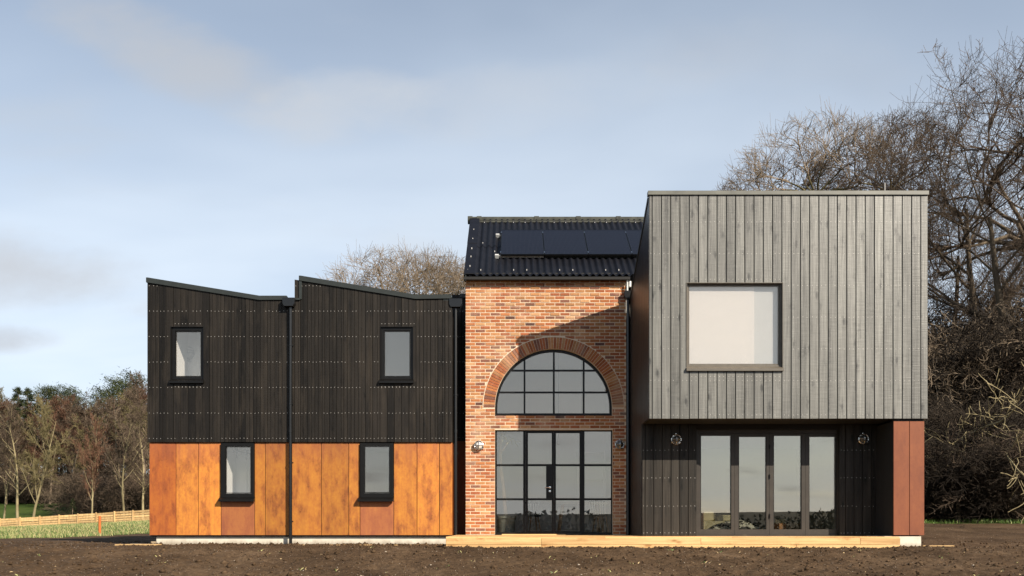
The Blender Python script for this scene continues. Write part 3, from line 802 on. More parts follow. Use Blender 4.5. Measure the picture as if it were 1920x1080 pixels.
# ---- arched window
YA = 0.085
f = MB()
fw = 0.05
for i in range(48):
    t0, t1 = math.pi * i / 48, math.pi * (i + 1) / 48
    f.prism([(CX + r * math.cos(t), CZ + r * math.sin(t)) for r, t in ((RI - fw, t0), (RI - 0.002, t0), (RI - 0.002, t1), (RI - fw, t1))], YA - 0.01, YA + 0.07)
f.box(AX0 + 0.002, AX0 + fw, YA - 0.01, YA + 0.07, ZAB + 0.07, CZ); f.box(AX1 - fw, AX1 - 0.002, YA - 0.01, YA + 0.07, ZAB + 0.07, CZ)
f.box(AX0 + 0.002, AX1 - 0.002, YA - 0.011, YA + 0.07, ZAB + 0.001, ZAB + 0.07)
arch_win = f.build('arched_window', M['frame'], house)
barx = [WX(p, YA) for p in (983.5, 1038.5, 1094.5)]
barz = [WZ(p, YA) for p in (735.5, 694.5)]
for x in barx:
    q = MB(); q.box(x - 0.02, x + 0.02, YA, YA + 0.06, ZAB + 0.07, arch_z(x, RI - fw) + 0.01); q.build('glazing_bar', M['frame'], arch_win)
for z in barz:
    hw = math.sqrt((RI - fw) ** 2 - (z - CZ) ** 2) + 0.01
    q = MB(); q.box(CX - hw, CX + hw, YA + 0.003, YA + 0.057, z - 0.018, z + 0.018); q.build('glazing_bar', M['frame'], arch_win)
colx = [AX0 + fw - 0.01] + barx + [AX1 - fw + 0.01]; rowz = [ZAB + 0.06] + barz + [CZ + RI]
RG = RI - fw + 0.012
for a, bq in zip(colx[:-1], colx[1:]):
    for z0, z1 in zip(rowz[:-1], rowz[1:]):
        samp = np.linspace(a, bq, 13)
        pts = []
        for x in samp:
            zt2 = min(z1, arch_z(x, RG) if abs(x - CX) < RG else -9)
            if z0 < CZ and zt2 < CZ: zt2 = min(z1, CZ)
            if zt2 > z0 + 0.004: pts.append((float(x), zt2))
        if len(pts) < 2: continue
        poly = [(pts[0][0], z0), (pts[-1][0], z0)] + pts[::-1]
        q = MB(); q.prism(poly, YA + 0.028, YA + 0.04); q.build('pane', M['glass'], arch_win)

# ---- glazed entrance under the arch
YD = 0.075
D = lambda p: WX(p, YD)
DZ = lambda p: WZ(p, YD)
ent = MB()
x0, x1 = DX0 + 0.002, DX1 - 0.002
ztop = DZ1 - 0.002; zb0 = 0.012
ent.box(x0, D(931.5), YD, YD + 0.08, zb0, ztop); ent.box(D(1146), x1, YD, YD + 0.08, zb0, ztop)
ent.box(D(981), D(985.5), YD - 0.005, YD + 0.08, zb0, ztop); ent.box(D(1091.5), D(1096), YD - 0.005, YD + 0.08, zb0, ztop)
for a, bq in ((931.5, 981), (985.5, 1091.5), (1096, 1146)): ent.box(D(a), D(bq), YD, YD + 0.08, DZ(808.5), ztop)
for a, bq in ((931.5, 981), (1096, 1146)):
    ent.box(D(a), D(bq), YD, YD + 0.08, zb0, DZ(998))
ent.box(D(985.5), D(1091.5), YD + 0.005, YD + 0.08, zb0, 0.03)
entrance = ent.build('glazed_entrance', M['frame'], house)
for a, bq in ((931.5, 981), (1096, 1146)):
    for zc in (872, 936):
        q = MB(); q.box(D(a), D(bq), YD + 0.012, YD + 0.068, DZ(zc + 1.9), DZ(zc - 1.9)); q.build('glazing_bar', M['frame'], entrance)
    zs = [DZ(998), DZ(936), DZ(872), DZ(808.5)]
    for k in range(3):
        q = MB(); q.box(D(a) - 0.005, D(bq) + 0.005, YD + 0.035, YD + 0.047, zs[k] - 0.004, zs[k + 1] - 0.006); q.build('pane', M['glass'], entrance)
for a, bq, sd in ((986, 1038.3, 0), (1038.8, 1091, 1)):
    f = MB()
    ya, yb = YD + 0.004, YD + 0.066
    st0, st1 = a + (4 if sd == 0 else 3.5), bq - (3.5 if sd == 0 else 4)
    za, zb2 = 0.034, DZ(809)
    f.box(D(a), D(st0), ya, yb, za, zb2); f.box(D(st1), D(bq), ya, yb, za, zb2)
    f.box(D(st0), D(st1), ya, yb, DZ(811.5), zb2); f.box(D(st0), D(st1), ya, yb, za, DZ(996))
    for zc in (872, 936): f.box(D(st0), D(st1), ya + 0.006, yb - 0.006, DZ(zc + 1.9), DZ(zc - 1.9))
    if sd == 0: f.box(D(1024), D(st1), ya + 0.004, yb - 0.004, DZ(934), DZ(874))
    leaf = f.build('door', M['frame'], house)
    zs = [DZ(996), DZ(936), DZ(872), DZ(811.5)]
    for k in range(3):
        q = MB(); q.box(D(st0) - 0.005, D(st1) + 0.005, ya + 0.026, ya + 0.038, zs[k] - 0.004, zs[k + 1] - 0.006); q.build('pane', M['glass'], leaf)
    if sd == 0:
        q = MB(); q.lathe([(0.026, 0), (0.026, 0.008), (0.012, 0.01), (0.010, 0.05)], (D(1031), ya + 0.002, DZ(914)), 'y', 16)
        q.tube([(D(1031), ya - 0.045, DZ(914)), (D(1028), ya - 0.05, DZ(914)), (D(1021), ya - 0.05, DZ(914.5))], 0.0095, 8); q.build('handle', M['chrome'], leaf, smooth=False)
        q = MB(); q.lathe([(0.025, 0), (0.025, 0.008), (0.011, 0.009), (0.011, 0.012)], (D(1031), ya + 0.002, DZ(921)), 'y', 16); q.build('lock', M['chrome'], leaf)
q = MB(); q.box(D(941), D(1060), -0.04, YD - 0.002, -0.004, 0.016); q.build('threshold', M['deck_timber'], entrance)

# ---- grey timber box
YX = -2.61
X2, X3 = WX(1216.8, YX), WX(1740, YX)
ZS, ZT = WZ(785, YX), WZ(366, YX)
RS = 0.525
bw = wr(1288, 1467, 530.5, 695, YX)
q = MB(); holed(q, X2 + 0.03, X3 - 0.03, ZS + 0.02, ZT, [bw], YX + 0.03, YX + 0.25)
box_wall = q.build('timber_wall', M['backing'], house)
rows_b = [WZ(p, YX) for p in (416, 475.5, 535, 594.5, 654, 713.5, 778)]
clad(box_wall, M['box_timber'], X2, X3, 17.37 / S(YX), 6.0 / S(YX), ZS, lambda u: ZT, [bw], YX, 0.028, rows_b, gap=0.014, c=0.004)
q = MB(); q.box(X2 - 0.02, X3 + 0.005, YX - 0.03, YX + 0.1, ZT + 0.002, WZ(358.5, YX)); q.build('verge_trim', M['box_trim'], box_wall)
# sloping roof, side walls, soffit
q = MB(lambda u, w, z: (w, u, z))
YE = 3.4
pr = [(YX + 0.252, ZS + 0.02), (YE, ZS + 0.02), (YE, ZT - RS * (YE - YX)), (YX + 0.252, ZT - RS * 0.252)]
def side(mb, xa, xb): mb.add([(y, xa, z) for y, z in pr] + [(y, xb, z) for y, z in pr], [(0, 1, 2, 3), (7, 6, 5, 4), (0, 4, 5, 1), (1, 5, 6, 2), (2, 6, 7, 3), (3, 7, 4, 0)])
side(q, X2 + 0.031, X2 + 0.2); side(q, X3 - 0.2, X3 - 0.031)
q.build('side_wall', M['backing'], house)
q = MB(lambda u, w, z: (w, u, z))
q.add([(YX + 0.10, x, ZT - RS * 0.10 + o) for o in (-0.02, 0.05) for x in (X2 - 0.015, X3 + 0.004)] + [(YE, x, ZT - RS * (YE - YX) + o) for o in (-0.02, 0.05) for x in (X2 - 0.015, X3 + 0.004)],
      [(0, 1, 3, 2), (4, 6, 7, 5), (2, 3, 7, 6), (0, 4, 5, 1), (0, 2, 6, 4), (1, 5, 7, 3)])
q.build('roof', M['trim'], house)
q = MB(); q.box(X2 + 0.005, X3 - 0.005, YX + 0.03, -1.4, ZS + 0.002, ZS + 0.019); q.build('soffit', M['soffit'], house)
YW = -1.76
Tl = lambda u, w, z: (X2 + w, u, z)
q = MB(); q.box(X2 + 0.03, X2 + 0.12, YX + 0.04, 1.0, ZS + 0.03, ZS + 0.05); q.box(X2 + 0.031, X2 + 0.2, YW + 0.24, 1.2, -0.3, ZS + 0.001); sidewall = q.build('timber_wall', M['backing'], house)
# boards of the box's left side
y = YX + 0.001
first = True
while y < 0.9:
    y1 = y + (0.10 if first else 0.16); first = False
    a, bq = y + 0.004, y1 - 0.004
    low = ZS if bq < YW + 0.1 else 0.0
    q = MB(lambda u, w, z: (X2 + w, u, z))
    za, zbq = ZT - RS * (a - YX), ZT - RS * (bq - YX)
    q.add([(a, 0, low), (bq, 0, low), (bq, 0, zbq), (a, 0, za), (a, 0.028, low), (bq, 0.028, low), (bq, 0.028, zbq), (a, 0.028, za)],
          [(0, 1, 2, 3), (7, 6, 5, 4), (0, 4, 5, 1), (1, 5, 6, 2), (2, 6, 7, 3), (3, 7, 4, 0)])
    q.build('timber_board', M['side_timber'], sidewall)
    y = y1
# set-back wall under the box
BF = (WX(1306.5, YW), WX(1574, YW), 0.0, WZ(805, YW))
q = MB(); holed(q, X2 + 0.03, X3 - 0.2, -0.02, ZS, [BF], YW + 0.03, YW + 0.22); porch = q.build('timber_wall', M['backing'], house)
clad(porch, M['porch_timber'], X2 + 0.002, BF[0], 0.1735, 0.06, 0.002, lambda u: ZS, [], YW, 0.028, [WZ(p, YW) for p in (844, 896, 949, 999)], gap=0.010)
clad(porch, M['porch_timber'], BF[1], X3 - 0.3, 0.1735, 0.12, 0.002, lambda u: ZS, [], YW, 0.028, [WZ(p, YW) for p in (844, 896, 949, 999)], gap=0.010)
# rusty steel corner pier
YP = -2.575
PX0, PX1, PXM = WX(1675.5, YP), WX(1733, YP), WX(1705.3, YP)
zp0, zp1 = WZ(1003.5, YP), WZ(790, YP)
q = MB(); q.box(PX0 + 0.02, PX1 - 0.02, YP + 0.02, YP + 0.16, zp0 + 0.005, ZS); q.box(PX0 + 0.2, PX1 - 0.021, YP + 0.161, 3.2, -0.3, ZS - 0.001); pier = q.build('steel_wall', M['backing'], house)
for a, bq in ((PX0, PXM - 0.004), (PXM + 0.004, PX1)):
    q = MB(); q.prism([(a, zp0), (bq, zp0), (bq, zp1), (a, zp1)], YP, YP + 0.018, 0.003); q.build('steel_panel', M['corten_red'], pier, label='red-brown rusty steel panel of the corner pier')
q = MB(); q.box(PX0 - 0.0, PX0 + 0.018, YP + 0.021, YP + 0.42, zp0, zp1); q.build('steel_panel', M['backing'], pier, label='inner return of the corner pier, its shade painted as black')  # black colour on this steel face stands in for its shade
q = MB(); q.box(PX0 + 0.019, PX0 + 0.199, YP + 0.165, YW + 0.0, 0.0, zp1); q.build('pier_return', M['backing'], pier)
q = MB(); q.box(PX1 - 0.019, PX1 - 0.001, YP + 0.021, 3.0, zp0, zp1); q.build('steel_panel', M['corten_red'], pier)
q = MB(); q.box(WX(1660, YP), WX(1728.5, YP), YP + 0.03, 3.0, -0.6, zp0 - 0.02); q.build('plinth', M['plinth'], house)
# big window of the box
window(1288, 1467, 531, 694.5, 1290.5, 1462, 534, 684, YX, 0.05, True, M['bigframe'], (1286.5, 1468.5, 686, 696), 0.05, fd=0.06)
q = MB(); q.box(WX(1285, YX + .13), WX(1414, YX + .13), YX + 0.125, YX + 0.132, 2.9, 5.12); q.build('roller_blind', M['blind'], house)
q = MB(); q.box(WX(1412, YX + .13), WX(1470, YX + .13), YX + 0.136, YX + 0.142, 2.9, 5.12); q.build('roller_blind', plain('grey_strip_panel', (0.57, 0.58, 0.575), 0.9, 0, 0.1, 0.02), house, label='added grey panel at the right side of the big window')  # panel added to give the duller strip behind the glass its grey tone
# folding glass doors
YF = YW + 0.12
B = lambda p: WX(p, YF)
Bz = lambda p: WZ(p, YF)
q = MB(); q.box(BF[0] + 0.002, B(1309.5), YF - 0.02, YF + 0.08, 0.0, BF[3]); q.box(B(1572), BF[1] - 0.002, YF - 0.02, YF + 0.08, 0.0, BF[3]); q.box(B(1309.5), B(1572), YF - 0.02, YF + 0.08, Bz(812), BF[3]); q.box(B(1309.5), B(1572), YF - 0.018, YF + 0.08, 0.0, 0.012)
q.build('door_frame', M['bifold'], house)
for a, bq, g0, g1, gt in ((1310, 1377.2, 1313.6, 1371, 817), (1377.6, 1442.6, 1385, 1437, 819), (1443, 1510, 1450.5, 1503, 817), (1510.4, 1571.6, 1517, 1568.5, 819)):
    f = MB(); z0, z1 = 0.016, Bz(812.5)
    f.box(B(a), B(g0), YF, YF + 0.06, z0, z1); f.box(B(g1), B(bq), YF, YF + 0.06, z0, z1); f.box(B(g0), B(g1), YF, YF + 0.06, z0, Bz(992.5)); f.box(B(g0), B(g1), YF, YF + 0.06, Bz(gt), z1)
    leaf = f.build('folding_door', M['bifold'], house)
    q = MB(); q.box(B(g0) - 0.006, B(g1) + 0.006, YF + 0.024, YF + 0.036, Bz(992.5) - 0.006, Bz(gt) + 0.006); q.build('pane', M['glass_dark'], leaf)
    r = MB(); r.box(B(g0) + 0.001, B(g0) + 0.012, YF + 0.008, YF + 0.023, Bz(992), Bz(gt + 0.5)); r.box(B(g1) - 0.012, B(g1) - 0.001, YF + 0.008, YF + 0.023, Bz(992), Bz(gt + 0.5)); r.build('glazing_bead', M['frame'], leaf)
for p in (1442.8,):
    for z in (0.35, 1.15, 1.75):
        q = MB(); q.tube([(B(p), YF - 0.012, z), (B(p), YF - 0.012, z + 0.09)], 0.012, 8); q.build('hinge', M['frame'], house)
# ---- rainwater pipes
def downpipe(x, y, ztop, zbot, hx0, hx1, hz0, hz1, name='downpipe'):
    q = MB(); q.tube([(x, y, zbot), (x, y, ztop)], 0.036, 12); q.tube([(x, y, ztop * 0.45), (x, y, ztop * 0.45 + 0.07)], 0.043, 12)
    p = q.build('downpipe', M['pipe'], house)
    h = MB(); h.prism([(hx0 + 0.035, hz0), (hx1 - 0.035, hz0), (hx1, hz0 + 0.06), (hx1, hz1), (hx0, hz1), (hx0, hz0 + 0.06)], y - 0.09, y + 0.05, 0.006); h.build('hopper', M['pipe'], p)
    for z in np.arange(zbot + 0.5, ztop - 0.3, 1.3):
        c = MB(); c.tube([(x, y, z), (x, y, z + 0.03)], 0.042, 12); c.box(x - 0.05, x + 0.05, y + 0.02, y + 0.045, z, z + 0.03); c.build('bracket', M['pipe'], p)
    return p
downpipe(WX(545, -.05), -0.055, WZ(577, 0), -0.22, WX(532.5, 0), WX(555, 0), WZ(577, 0), WZ(561, 0))
downpipe(WX(854, -.02), 0.06, WZ(577, 0), 0.0, WX(842, 0), WX(866, 0), WZ(576, 0), WZ(560, 0))
dp = downpipe(WX(1177, 0), -0.05, WZ(560, 0), 0.0, WX(1169.5, 0), WX(1182.5, 0), WZ(563, 0), WZ(548, 0))
q = MB(); q.tube([(WX(1175, 0), -0.09, 5.66), (WX(1175, 0), -0.09, WZ(548, 0))], 0.022, 10); q.tube([(WX(1180.5, 0), -0.06, 5.6), (WX(1180, 0), -0.08, WZ(540, 0))], 0.03, 10); q.build('outlet_pipe', M['white_plastic'], dp)
q = MB(); q.box(XR - 0.2, WX(862, 0), -0.005, 0.028, WZ(563.5, 0), WZ(560.5, 0)); q.build('gutter', M['trim'], house)
q = MB(); q.box(WX(541, 0), WX(563, 0), -0.04, 0.03, WZ(563, 0), WZ(559.5, 0)); q.build('gutter', M['trim'], house)
q = MB(); q.tube([(WX(1659, 0.2), 0.2, 4.9), (WX(1659, 0.2), 0.2, WZ(343, 0.2))], 0.012, 8); q.build('vent_pipe', M['galv'], house)

# ------------------------------------------------------------------ solar panels on the brick block's roof
pa = math.atan(SL)
labels = ['black solar panel nearest the left roof verge', 'second black solar panel from the left roof verge', 'third solar panel, left of the one cut off by the box', 'solar panel partly hidden behind the grey timber box']
for k in range(4):
    xc = -0.255 + k * 1.003
    t = thing('solar_panel', labels[k], 'solar panel', (xc, 0.55, rz(0.55, 0.13)), 'solar panels on the brick block roof')
    t.rotation_euler.x = pa
    L = 1.27 / math.cos(pa)
    q = MB(); q.box(0.012, 0.978, 0.012, L - 0.012, -0.02, 0.004); q.build('cell_sheet', M['solar'], t)
    q = MB(); q.box(0, 0.99, -0.002, 0.012, -0.035, 0.008); q.box(0, 0.99, L - 0.012, L, -0.035, 0.008); q.box(0, 0.0118, 0.0121, L - 0.0121, -0.035, 0.008); q.box(0.9782, 0.99, 0.0121, L - 0.0121, -0.035, 0.008); q.build('panel_frame', M['pipe'], t)
    for yy in (0.12, L - 0.2):
        c = MB(); c.box(-0.012, 0.004, yy - 0.05, yy + 0.05, -0.03, 0.014); c.build('clamp', M['chrome'], t)
    for yy in (0.03, L - 0.25):
        c = MB(); c.box(-0.10 if k == 0 else 0.0, 0.985, yy, yy + 0.04, -0.085, -0.04); c.build('mounting_rail', M['galv'] if k == 0 else M['trim'], t)
    if k == 0:
        for yy in (0.02, L - 0.26):
            c = MB(); c.box(-0.135, -0.05, yy - 0.01, yy + 0.06, -0.10, -0.02); c.build('rail_cap', M['white_plastic'], t)

# ------------------------------------------------------------------ timber deck
deck = thing('timber_deck', 'long low deck of fresh yellow pine boards along the house front', 'deck', (0, 0, 0))
YDK = -2.78
dx0, dx1 = WX(836, YDK), WX(1687, YDK)
y = YDK
k = 0
while y < YR - 0.1:
    y1 = y + 0.12
    joints = [dx0 + R.uniform(0.6, 2.4)]
    while joints[-1] < dx1: joints.append(joints[-1] + R.choice((2.4, 3.0, 3.6)))
    if y > -2.55 and y1 < YW + 0.2: segs = [(dx0, PX0 - 0.01)]
    elif y1 >= YW + 0.0 and y1 < -0.0: segs = [(dx0, X2 - 0.004)]
    elif y1 >= -0.0: segs = [(dx0, XB0 - 0.006)]
    else: segs = [(dx0, dx1)]
    for a, bq in segs:
        pts = [a] + [j for j in joints if a + 0.3 < j < bq - 0.3] + [bq]
        for p, q_ in zip(pts[:-1], pts[1:]):
            m = MB(); m.box(p + 0.002, q_ - 0.002, y + 0.003, y1 - 0.003, -0.032, -0.004 + R.uniform(-0.002, 0.001)); m.build('deck_board', M['deck_timber'], deck)
    y = y1; k += 1
for z0, z1, off in ((-0.150, -0.033, 0.0), (-0.262, -0.153, 0.004)):
    x = dx0
    while x < dx1 - 0.01:
        xe = min(dx1, x + R.choice((1.8, 2.4, 3.0)))
        if dx1 - xe < 0.5: xe = dx1
        m = MB(); m.prism([(x + 0.002, z0), (xe - 0.002, z0), (xe - 0.002, z1), (x + 0.002, z1)], YDK - 0.025 + off, YDK + 0.012 + off, 0.004)
        m.build('fascia_board', M['deck_timber'], deck); x = xe
m = MB(); m.box(dx0 + 0.0, dx0 + 0.03, YDK + 0.02, -0.05, -0.26, -0.034); m.build('fascia_board', M['deck_timber'], deck)
# sawn grain of the deck runs along the boards: rotate the texture
for nt in (M['deck_timber'].node_tree,):
    for n in nt.nodes:
        if n.type == 'MAPPING': s = n.inputs['Scale'].default_value; n.inputs['Scale'].default_value = (s[2], s[1], s[0])

# ------------------------------------------------------------------ wall lamps
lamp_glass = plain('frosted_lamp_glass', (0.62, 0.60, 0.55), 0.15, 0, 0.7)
lamp_shaded = plain('shaded_lamp_glass', (0.10, 0.095, 0.085), 0.25, 0.6)  # copy of the lamp glass with shade put into its colour
def wall_lamp(px, py, y, label, glass):
    s = 1.0
    t = thing('wall_lamp', label, 'wall lamp', (WX(px, y), y, WZ(py, y)), 'round bulkhead lamps on the house front')
    q = MB(); q.lathe([(0.102, 0.0), (0.102, 0.035), (0.09, 0.045)], (0, 0, 0), 'y', 24); q.build('back_plate', M['chrome'], t)
    q = MB()
    q.tube([(0.095 * math.cos(a), -0.055, 0.095 * math.sin(a)) for a in np.linspace(0, 2 * math.pi, 25)], 0.014, 8); q.build('ring', M['chrome'], t)
    for k in range(8):
        a = math.pi / 8 + k * math.pi / 4
        c = MB(); c.tube([(0.095 * math.cos(a) - 0.004 * math.sin(a), -0.055, 0.095 * math.sin(a) + 0.004 * math.cos(a)), (0.095 * math.cos(a) + 0.004 * math.sin(a), -0.055, 0.095 * math.sin(a) - 0.004 * math.cos(a))], 0.0165, 8); c.build('collar', M['frame'], t)
    q = MB(); q.lathe([(0.078, 0.046), (0.076, 0.07), (0.06, 0.095), (0.03, 0.108), (0.004, 0.111)], (0, 0, 0), 'y', 20); q.build('glass_dome', glass, t, smooth=True)
    q = MB()
    for a0 in (0, 1):
        q.tube([(0.093 * math.cos(a) if a0 else 0.0, -0.058 - 0.066 * math.sin(a), 0.093 * math.cos(a) if not a0 else 0.0) for a in np.linspace(0, math.pi, 11)], 0.006, 6)
    q.build('cage', M['chrome'], t)
    for a in (math.radians(90), math.radians(215), math.radians(325)):
        c = MB(); c.tube([(0.1 * math.cos(a), -0.012, 0.1 * math.sin(a)), (0.122 * math.cos(a), -0.012, 0.122 * math.sin(a))], 0.012, 8); c.build('lug', M['chrome'], t)
wall_lamp(898, 836, -0.004, 'round caged lamp on sunlit brick left of the glazed entrance', lamp_glass)
wall_lamp(1161.5, 834, -0.004, 'round caged lamp on shaded brick right of the glazed entrance', lamp_shaded)
wall_lamp(1267, 824.5, YW - 0.007, 'round caged lamp on dark timber left of the folding doors', lamp_shaded)
wall_lamp(1617, 823.5, YW - 0.007, 'round caged lamp in deep shade right of the folding doors', lamp_shaded)

# ------------------------------------------------------------------ things indoors, seen through the glass
t = thing('potted_plant', 'tall yucca with pale trunk in grey pot behind entrance glass', 'plant', (WX(949, 0.5), 0.52, 0.0))
q = MB(); q.lathe([(0.19, 0.0), (0.215, 0.36), (0.235, 0.37), (0.235, 0.43), (0.2, 0.43), (0.19, 0.38)], n=24); q.build('pot', plain('sage_pot', (0.20, 0.22, 0.19), 0.6), t, smooth=False)
tr = [(0, 0, 0.38), (-0.03, 0, 0.7), (-0.06, -0.02, 1.1), (-0.12, -0.03, 1.5), (-0.13, -0.02, 1.9), (-0.11, 0, 2.25)]
q = MB(); q.tube(tr, [0.045, 0.042, 0.04, 0.036, 0.032, 0.025], 8); q.tube([(-0.12, -0.02, 1.85), (-0.02, -0.04, 2.0), (0.06, -0.05, 2.1)], [0.026, 0.022, 0.018], 7); q.build('trunk', plain('pale_trunk', (0.58, 0.49, 0.34), 0.8), t)
leafm = plain('yucca_leaf', (0.52, 0.52, 0.30), 0.5)
for c0 in ((-0.11, 0, 2.25), (0.06, -0.05, 2.1)):
    for k in range(16):
        a = k * 2.4; ln = R.uniform(0.28, 0.5); up = R.uniform(-0.3, 0.6)
        d = Vector((math.cos(a), math.sin(a), 0))
        q = MB(); p0 = Vector(c0); sd = Vector((-math.sin(a), math.cos(a), 0)) * 0.02
        pts = [p0, p0 + d * ln * 0.5 + Vector((0, 0, up * 0.22)), p0 + d * ln * 0.85 + Vector((0, 0, up * 0.1 - 0.25 * ln))]
        q.add([tuple(pts[0] + sd * .6), tuple(pts[0] - sd * .6), tuple(pts[1] + sd), tuple(pts[1] - sd), tuple(pts[2])], [(0, 1, 3, 2), (2, 3, 4)])
        q.build('leaf', leafm, t)
t = thing('dining_table', 'pale topped table with slanted wooden legs behind entrance glass', 'table', (1.55, 1.7, 0.0))
q = MB(); q.box(-0.55, 0.75, -0.4, 0.5, 0.72, 0.755); q.build('tabletop', plain('pale_tabletop', (0.5, 0.48, 0.43), 0.4), t)
for sx, sy in ((-1, -1), (1, -1), (-1, 1), (1, 1)):
    q = MB(); q.tube([(0.1 + 0.5 * sx + 0.02 * sx, 0.05 + 0.38 * sy, 0.0), (0.1 + 0.42 * sx, 0.05 + 0.32 * sy, 0.72)], [0.022, 0.03], 8); q.build('leg', plain('oak_leg', (0.40, 0.27, 0.15)), t)
for sx, px in ((0, 1126), (1, 1000)):
    t = thing('dining_chair', ('dark spindle back chair with wooden legs behind right entrance pane', 'dark chair in the shade behind the left door leaf')[sx], 'chair', (WX(px, 1.15 + sx * 1.5), 1.15 + sx * 1.5, 0.0), 'chairs indoors', 0.3)
    q = MB(); q.lathe([(0.18, 0.43), (0.205, 0.445), (0.2, 0.47)], n=18); q.build('seat', M['frame'], t)
    for k in range(4):
        a = math.pi / 4 + k * math.pi / 2
        q = MB(); q.tube([(0.21 * math.cos(a), 0.21 * math.sin(a), 0), (0.13 * math.cos(a), 0.13 * math.sin(a), 0.44)], [0.014, 0.019], 7); q.build('leg', plain('beech_leg', (0.38, 0.24, 0.13)), t)
    q = MB()
    for k in range(6): q.tube([(-0.15 + 0.06 * k, 0.16, 0.46), (-0.17 + 0.068 * k, 0.2, 0.78)], 0.008, 6)
    q.build('spindle', M['frame'], t)
    q = MB(); q.tube([(-0.2, 0.19, 0.78), (0, 0.225, 0.79), (0.2, 0.19, 0.78)], 0.018, 8); q.build('backrest', M['frame'], t)
t = thing('bookcase', 'white open bookcase against the back wall behind entrance glass', 'bookcase', (2.2, 3.2, 0.0))
q = MB(); q.box(-0.5, -0.46, 0, 0.3, 0, 2.15); q.box(0.2, 0.24, 0, 0.3, 0, 2.15); q.box(-0.46, 0.2, 0.27, 0.3, 0, 2.15); q.build('carcass', M['wallwhite'], t)
for z in (0.05, 0.5, 0.95, 1.4, 1.85, 2.1): q = MB(); q.box(-0.459, 0.199, 0.01, 0.269, z, z + 0.03); q.build('shelf', M['wallwhite'], t)
for x, z, lb in ((1.15, 2.25, 'small pendant lamp hanging left behind the entrance glass'), (1.72, 1.95, 'small pendant lamp hanging right behind the entrance glass')):
    t = thing('pendant_lamp', lb, 'pendant lamp', (x, 2.2, z), 'pendant lamps indoors')
    q = MB(); q.tube([(0, 0, 0.1), (0, 0, 5.4 - z)], 0.004, 5); q.build('cord', M['frame'], t)
    q = MB(); q.lathe([(0.02, 0.12), (0.03, 0.06), (0.045, 0.0), (0.035, -0.04), (0.005, -0.05)], n=14); q.build('shade', lamp_glass, t, smooth=True)

yy = -0.95
cream = plain('cream_upholstery', (0.62, 0.58, 0.42), 0.9)
t = thing('sofa', 'low sofa with two cream cushions behind the folding doors', 'sofa', (WX(1345, yy), yy, 0.0))
q = MB(); q.box(-0.36, 0.62, 0.0, 0.75, 0.0, 0.30); q.build('base', cream, t)
q = MB(); q.box(-0.40, -0.30, -0.05, 0.75, 0.0, 0.50); q.build('armrest', plain('terracotta_leather', (0.48, 0.19, 0.08), 0.6), t)
for x0, x1, z1 in ((-0.27, 0.02, 0.50), (0.05, 0.5, 0.43)):
    q = MB(); q.prism([(x0, 0.3), (x1, 0.3), (x1 + 0.01, z1 - 0.05), (x1 - 0.05, z1), (x0 + 0.04, z1), (x0 - 0.01, z1 - 0.04)], 0.2, 0.34, 0.02); q.build('cushion', cream, t)
mt = NT('black_white_throw')
vv1 = mt.voro(mt.co((1, 1, 1)), 8.0, 'DISTANCE_TO_EDGE')
thr = mt.math('GREATER_THAN', mt.noise(mt.co((2.2, 2.2, 5)), 2.3, 2, 0.5, 1.6), 0.52)
mt.out(mt.mix(thr, (0.02, 0.02, 0.022), (0.62, 0.62, 0.60)), 0.9)
q = MB()
nu, nv = 26, 9
vs = []; fs = []
for i in range(nu):
    u = i / (nu - 1)
    for j in range(nv):
        v = j / (nv - 1); a = math.pi * v
        h = 0.30 * math.sin(math.pi * u) ** 0.6 + 0.02 * math.sin(9 * u + 3 * v)
        vs.append((-0.55 + 1.25 * u, -0.22 * math.cos(a), 0.02 + max(0.0, h) * math.sin(a)))
for i in range(nu - 1):
    for j in range(nv - 1): fs.append((i * nv + j, (i + 1) * nv + j, (i + 1) * nv + j + 1, i * nv + j + 1))
q.add(vs, fs)
o = q.build('patterned_beanbag', mt.mat, smooth=True, loc=(WX(1372, -1.3), -1.28, 0.0))
o['label'] = 'slumped black and white patterned beanbag behind the folding doors'; o['category'] = 'beanbag'
t = thing('side_cabinet', 'low brown cabinet with orange end behind third folding door', 'cabinet', (WX(1478, -0.9), -0.9, 0.0))
q = MB(); q.prism([(-0.05, 0), (0.28, 0), (0.28, 0.26), (-0.05, 0.26)], 0, 0.4, 0.006); q.build('body', M['old_wood'], t)
q = MB(); q.box(-0.19, -0.055, -0.01, 0.4, 0, 0.25); q.build('end_panel', plain('orange_panel', (0.55, 0.27, 0.12), 0.6), t)
q = MB(); q.prism([(-0.21, 0.251), (-0.02, 0.251), (-0.04, 0.34), (-0.18, 0.34)], 0.05, 0.3, 0.02); q.build('cushion', cream, t)

# ------------------------------------------------------------------ offcuts lying on the soil by the house
def offcut(px0, px1, y, w, h, label, rot=0.0, mat='old_wood', lift=0.0):
    x0, x1 = WX(px0, y), WX(px1, y); xm = (x0 + x1) / 2
    z = max(G(xm, y), G(x0, y), G(x1, y)) + lift
    q = MB(); n = 5
    L = (x1 - x0) / 2
    q.prism([(-L, 0), (L, 0), (L, h), (-L, h)], -w / 2, w / 2, 0.003)
    o = q.build('timber_offcut', M[mat], loc=(xm, y, z - 0.012)); o.rotation_euler.z = rot
    o['label'] = label; o['category'] = 'offcut'; o['group'] = 'timber offcuts on the soil'
offcut(218, 300, -0.5, 0.12, 0.03, 'pale batten on the soil left of the pale plinth', 0.05, 'fence_timber')
offcut(246, 284, 0.0, 0.14, 0.04, 'brown board on the soil in front of the house shadow', 0.1)
offcut(284, 293, 0.16, 0.10, 0.09, 'stubby block leaning at the plinth left end', 0.2)
offcut(560, 835, -0.15, 0.05, 0.022, 'long pale batten along the foot of the plinth', 0.0, 'fence_timber', 0.0)
offcut(1729, 1788, -2.35, 0.07, 0.025, 'pale batten on the soil right of the corner pier', 0.03, 'fence_timber', 0.01)

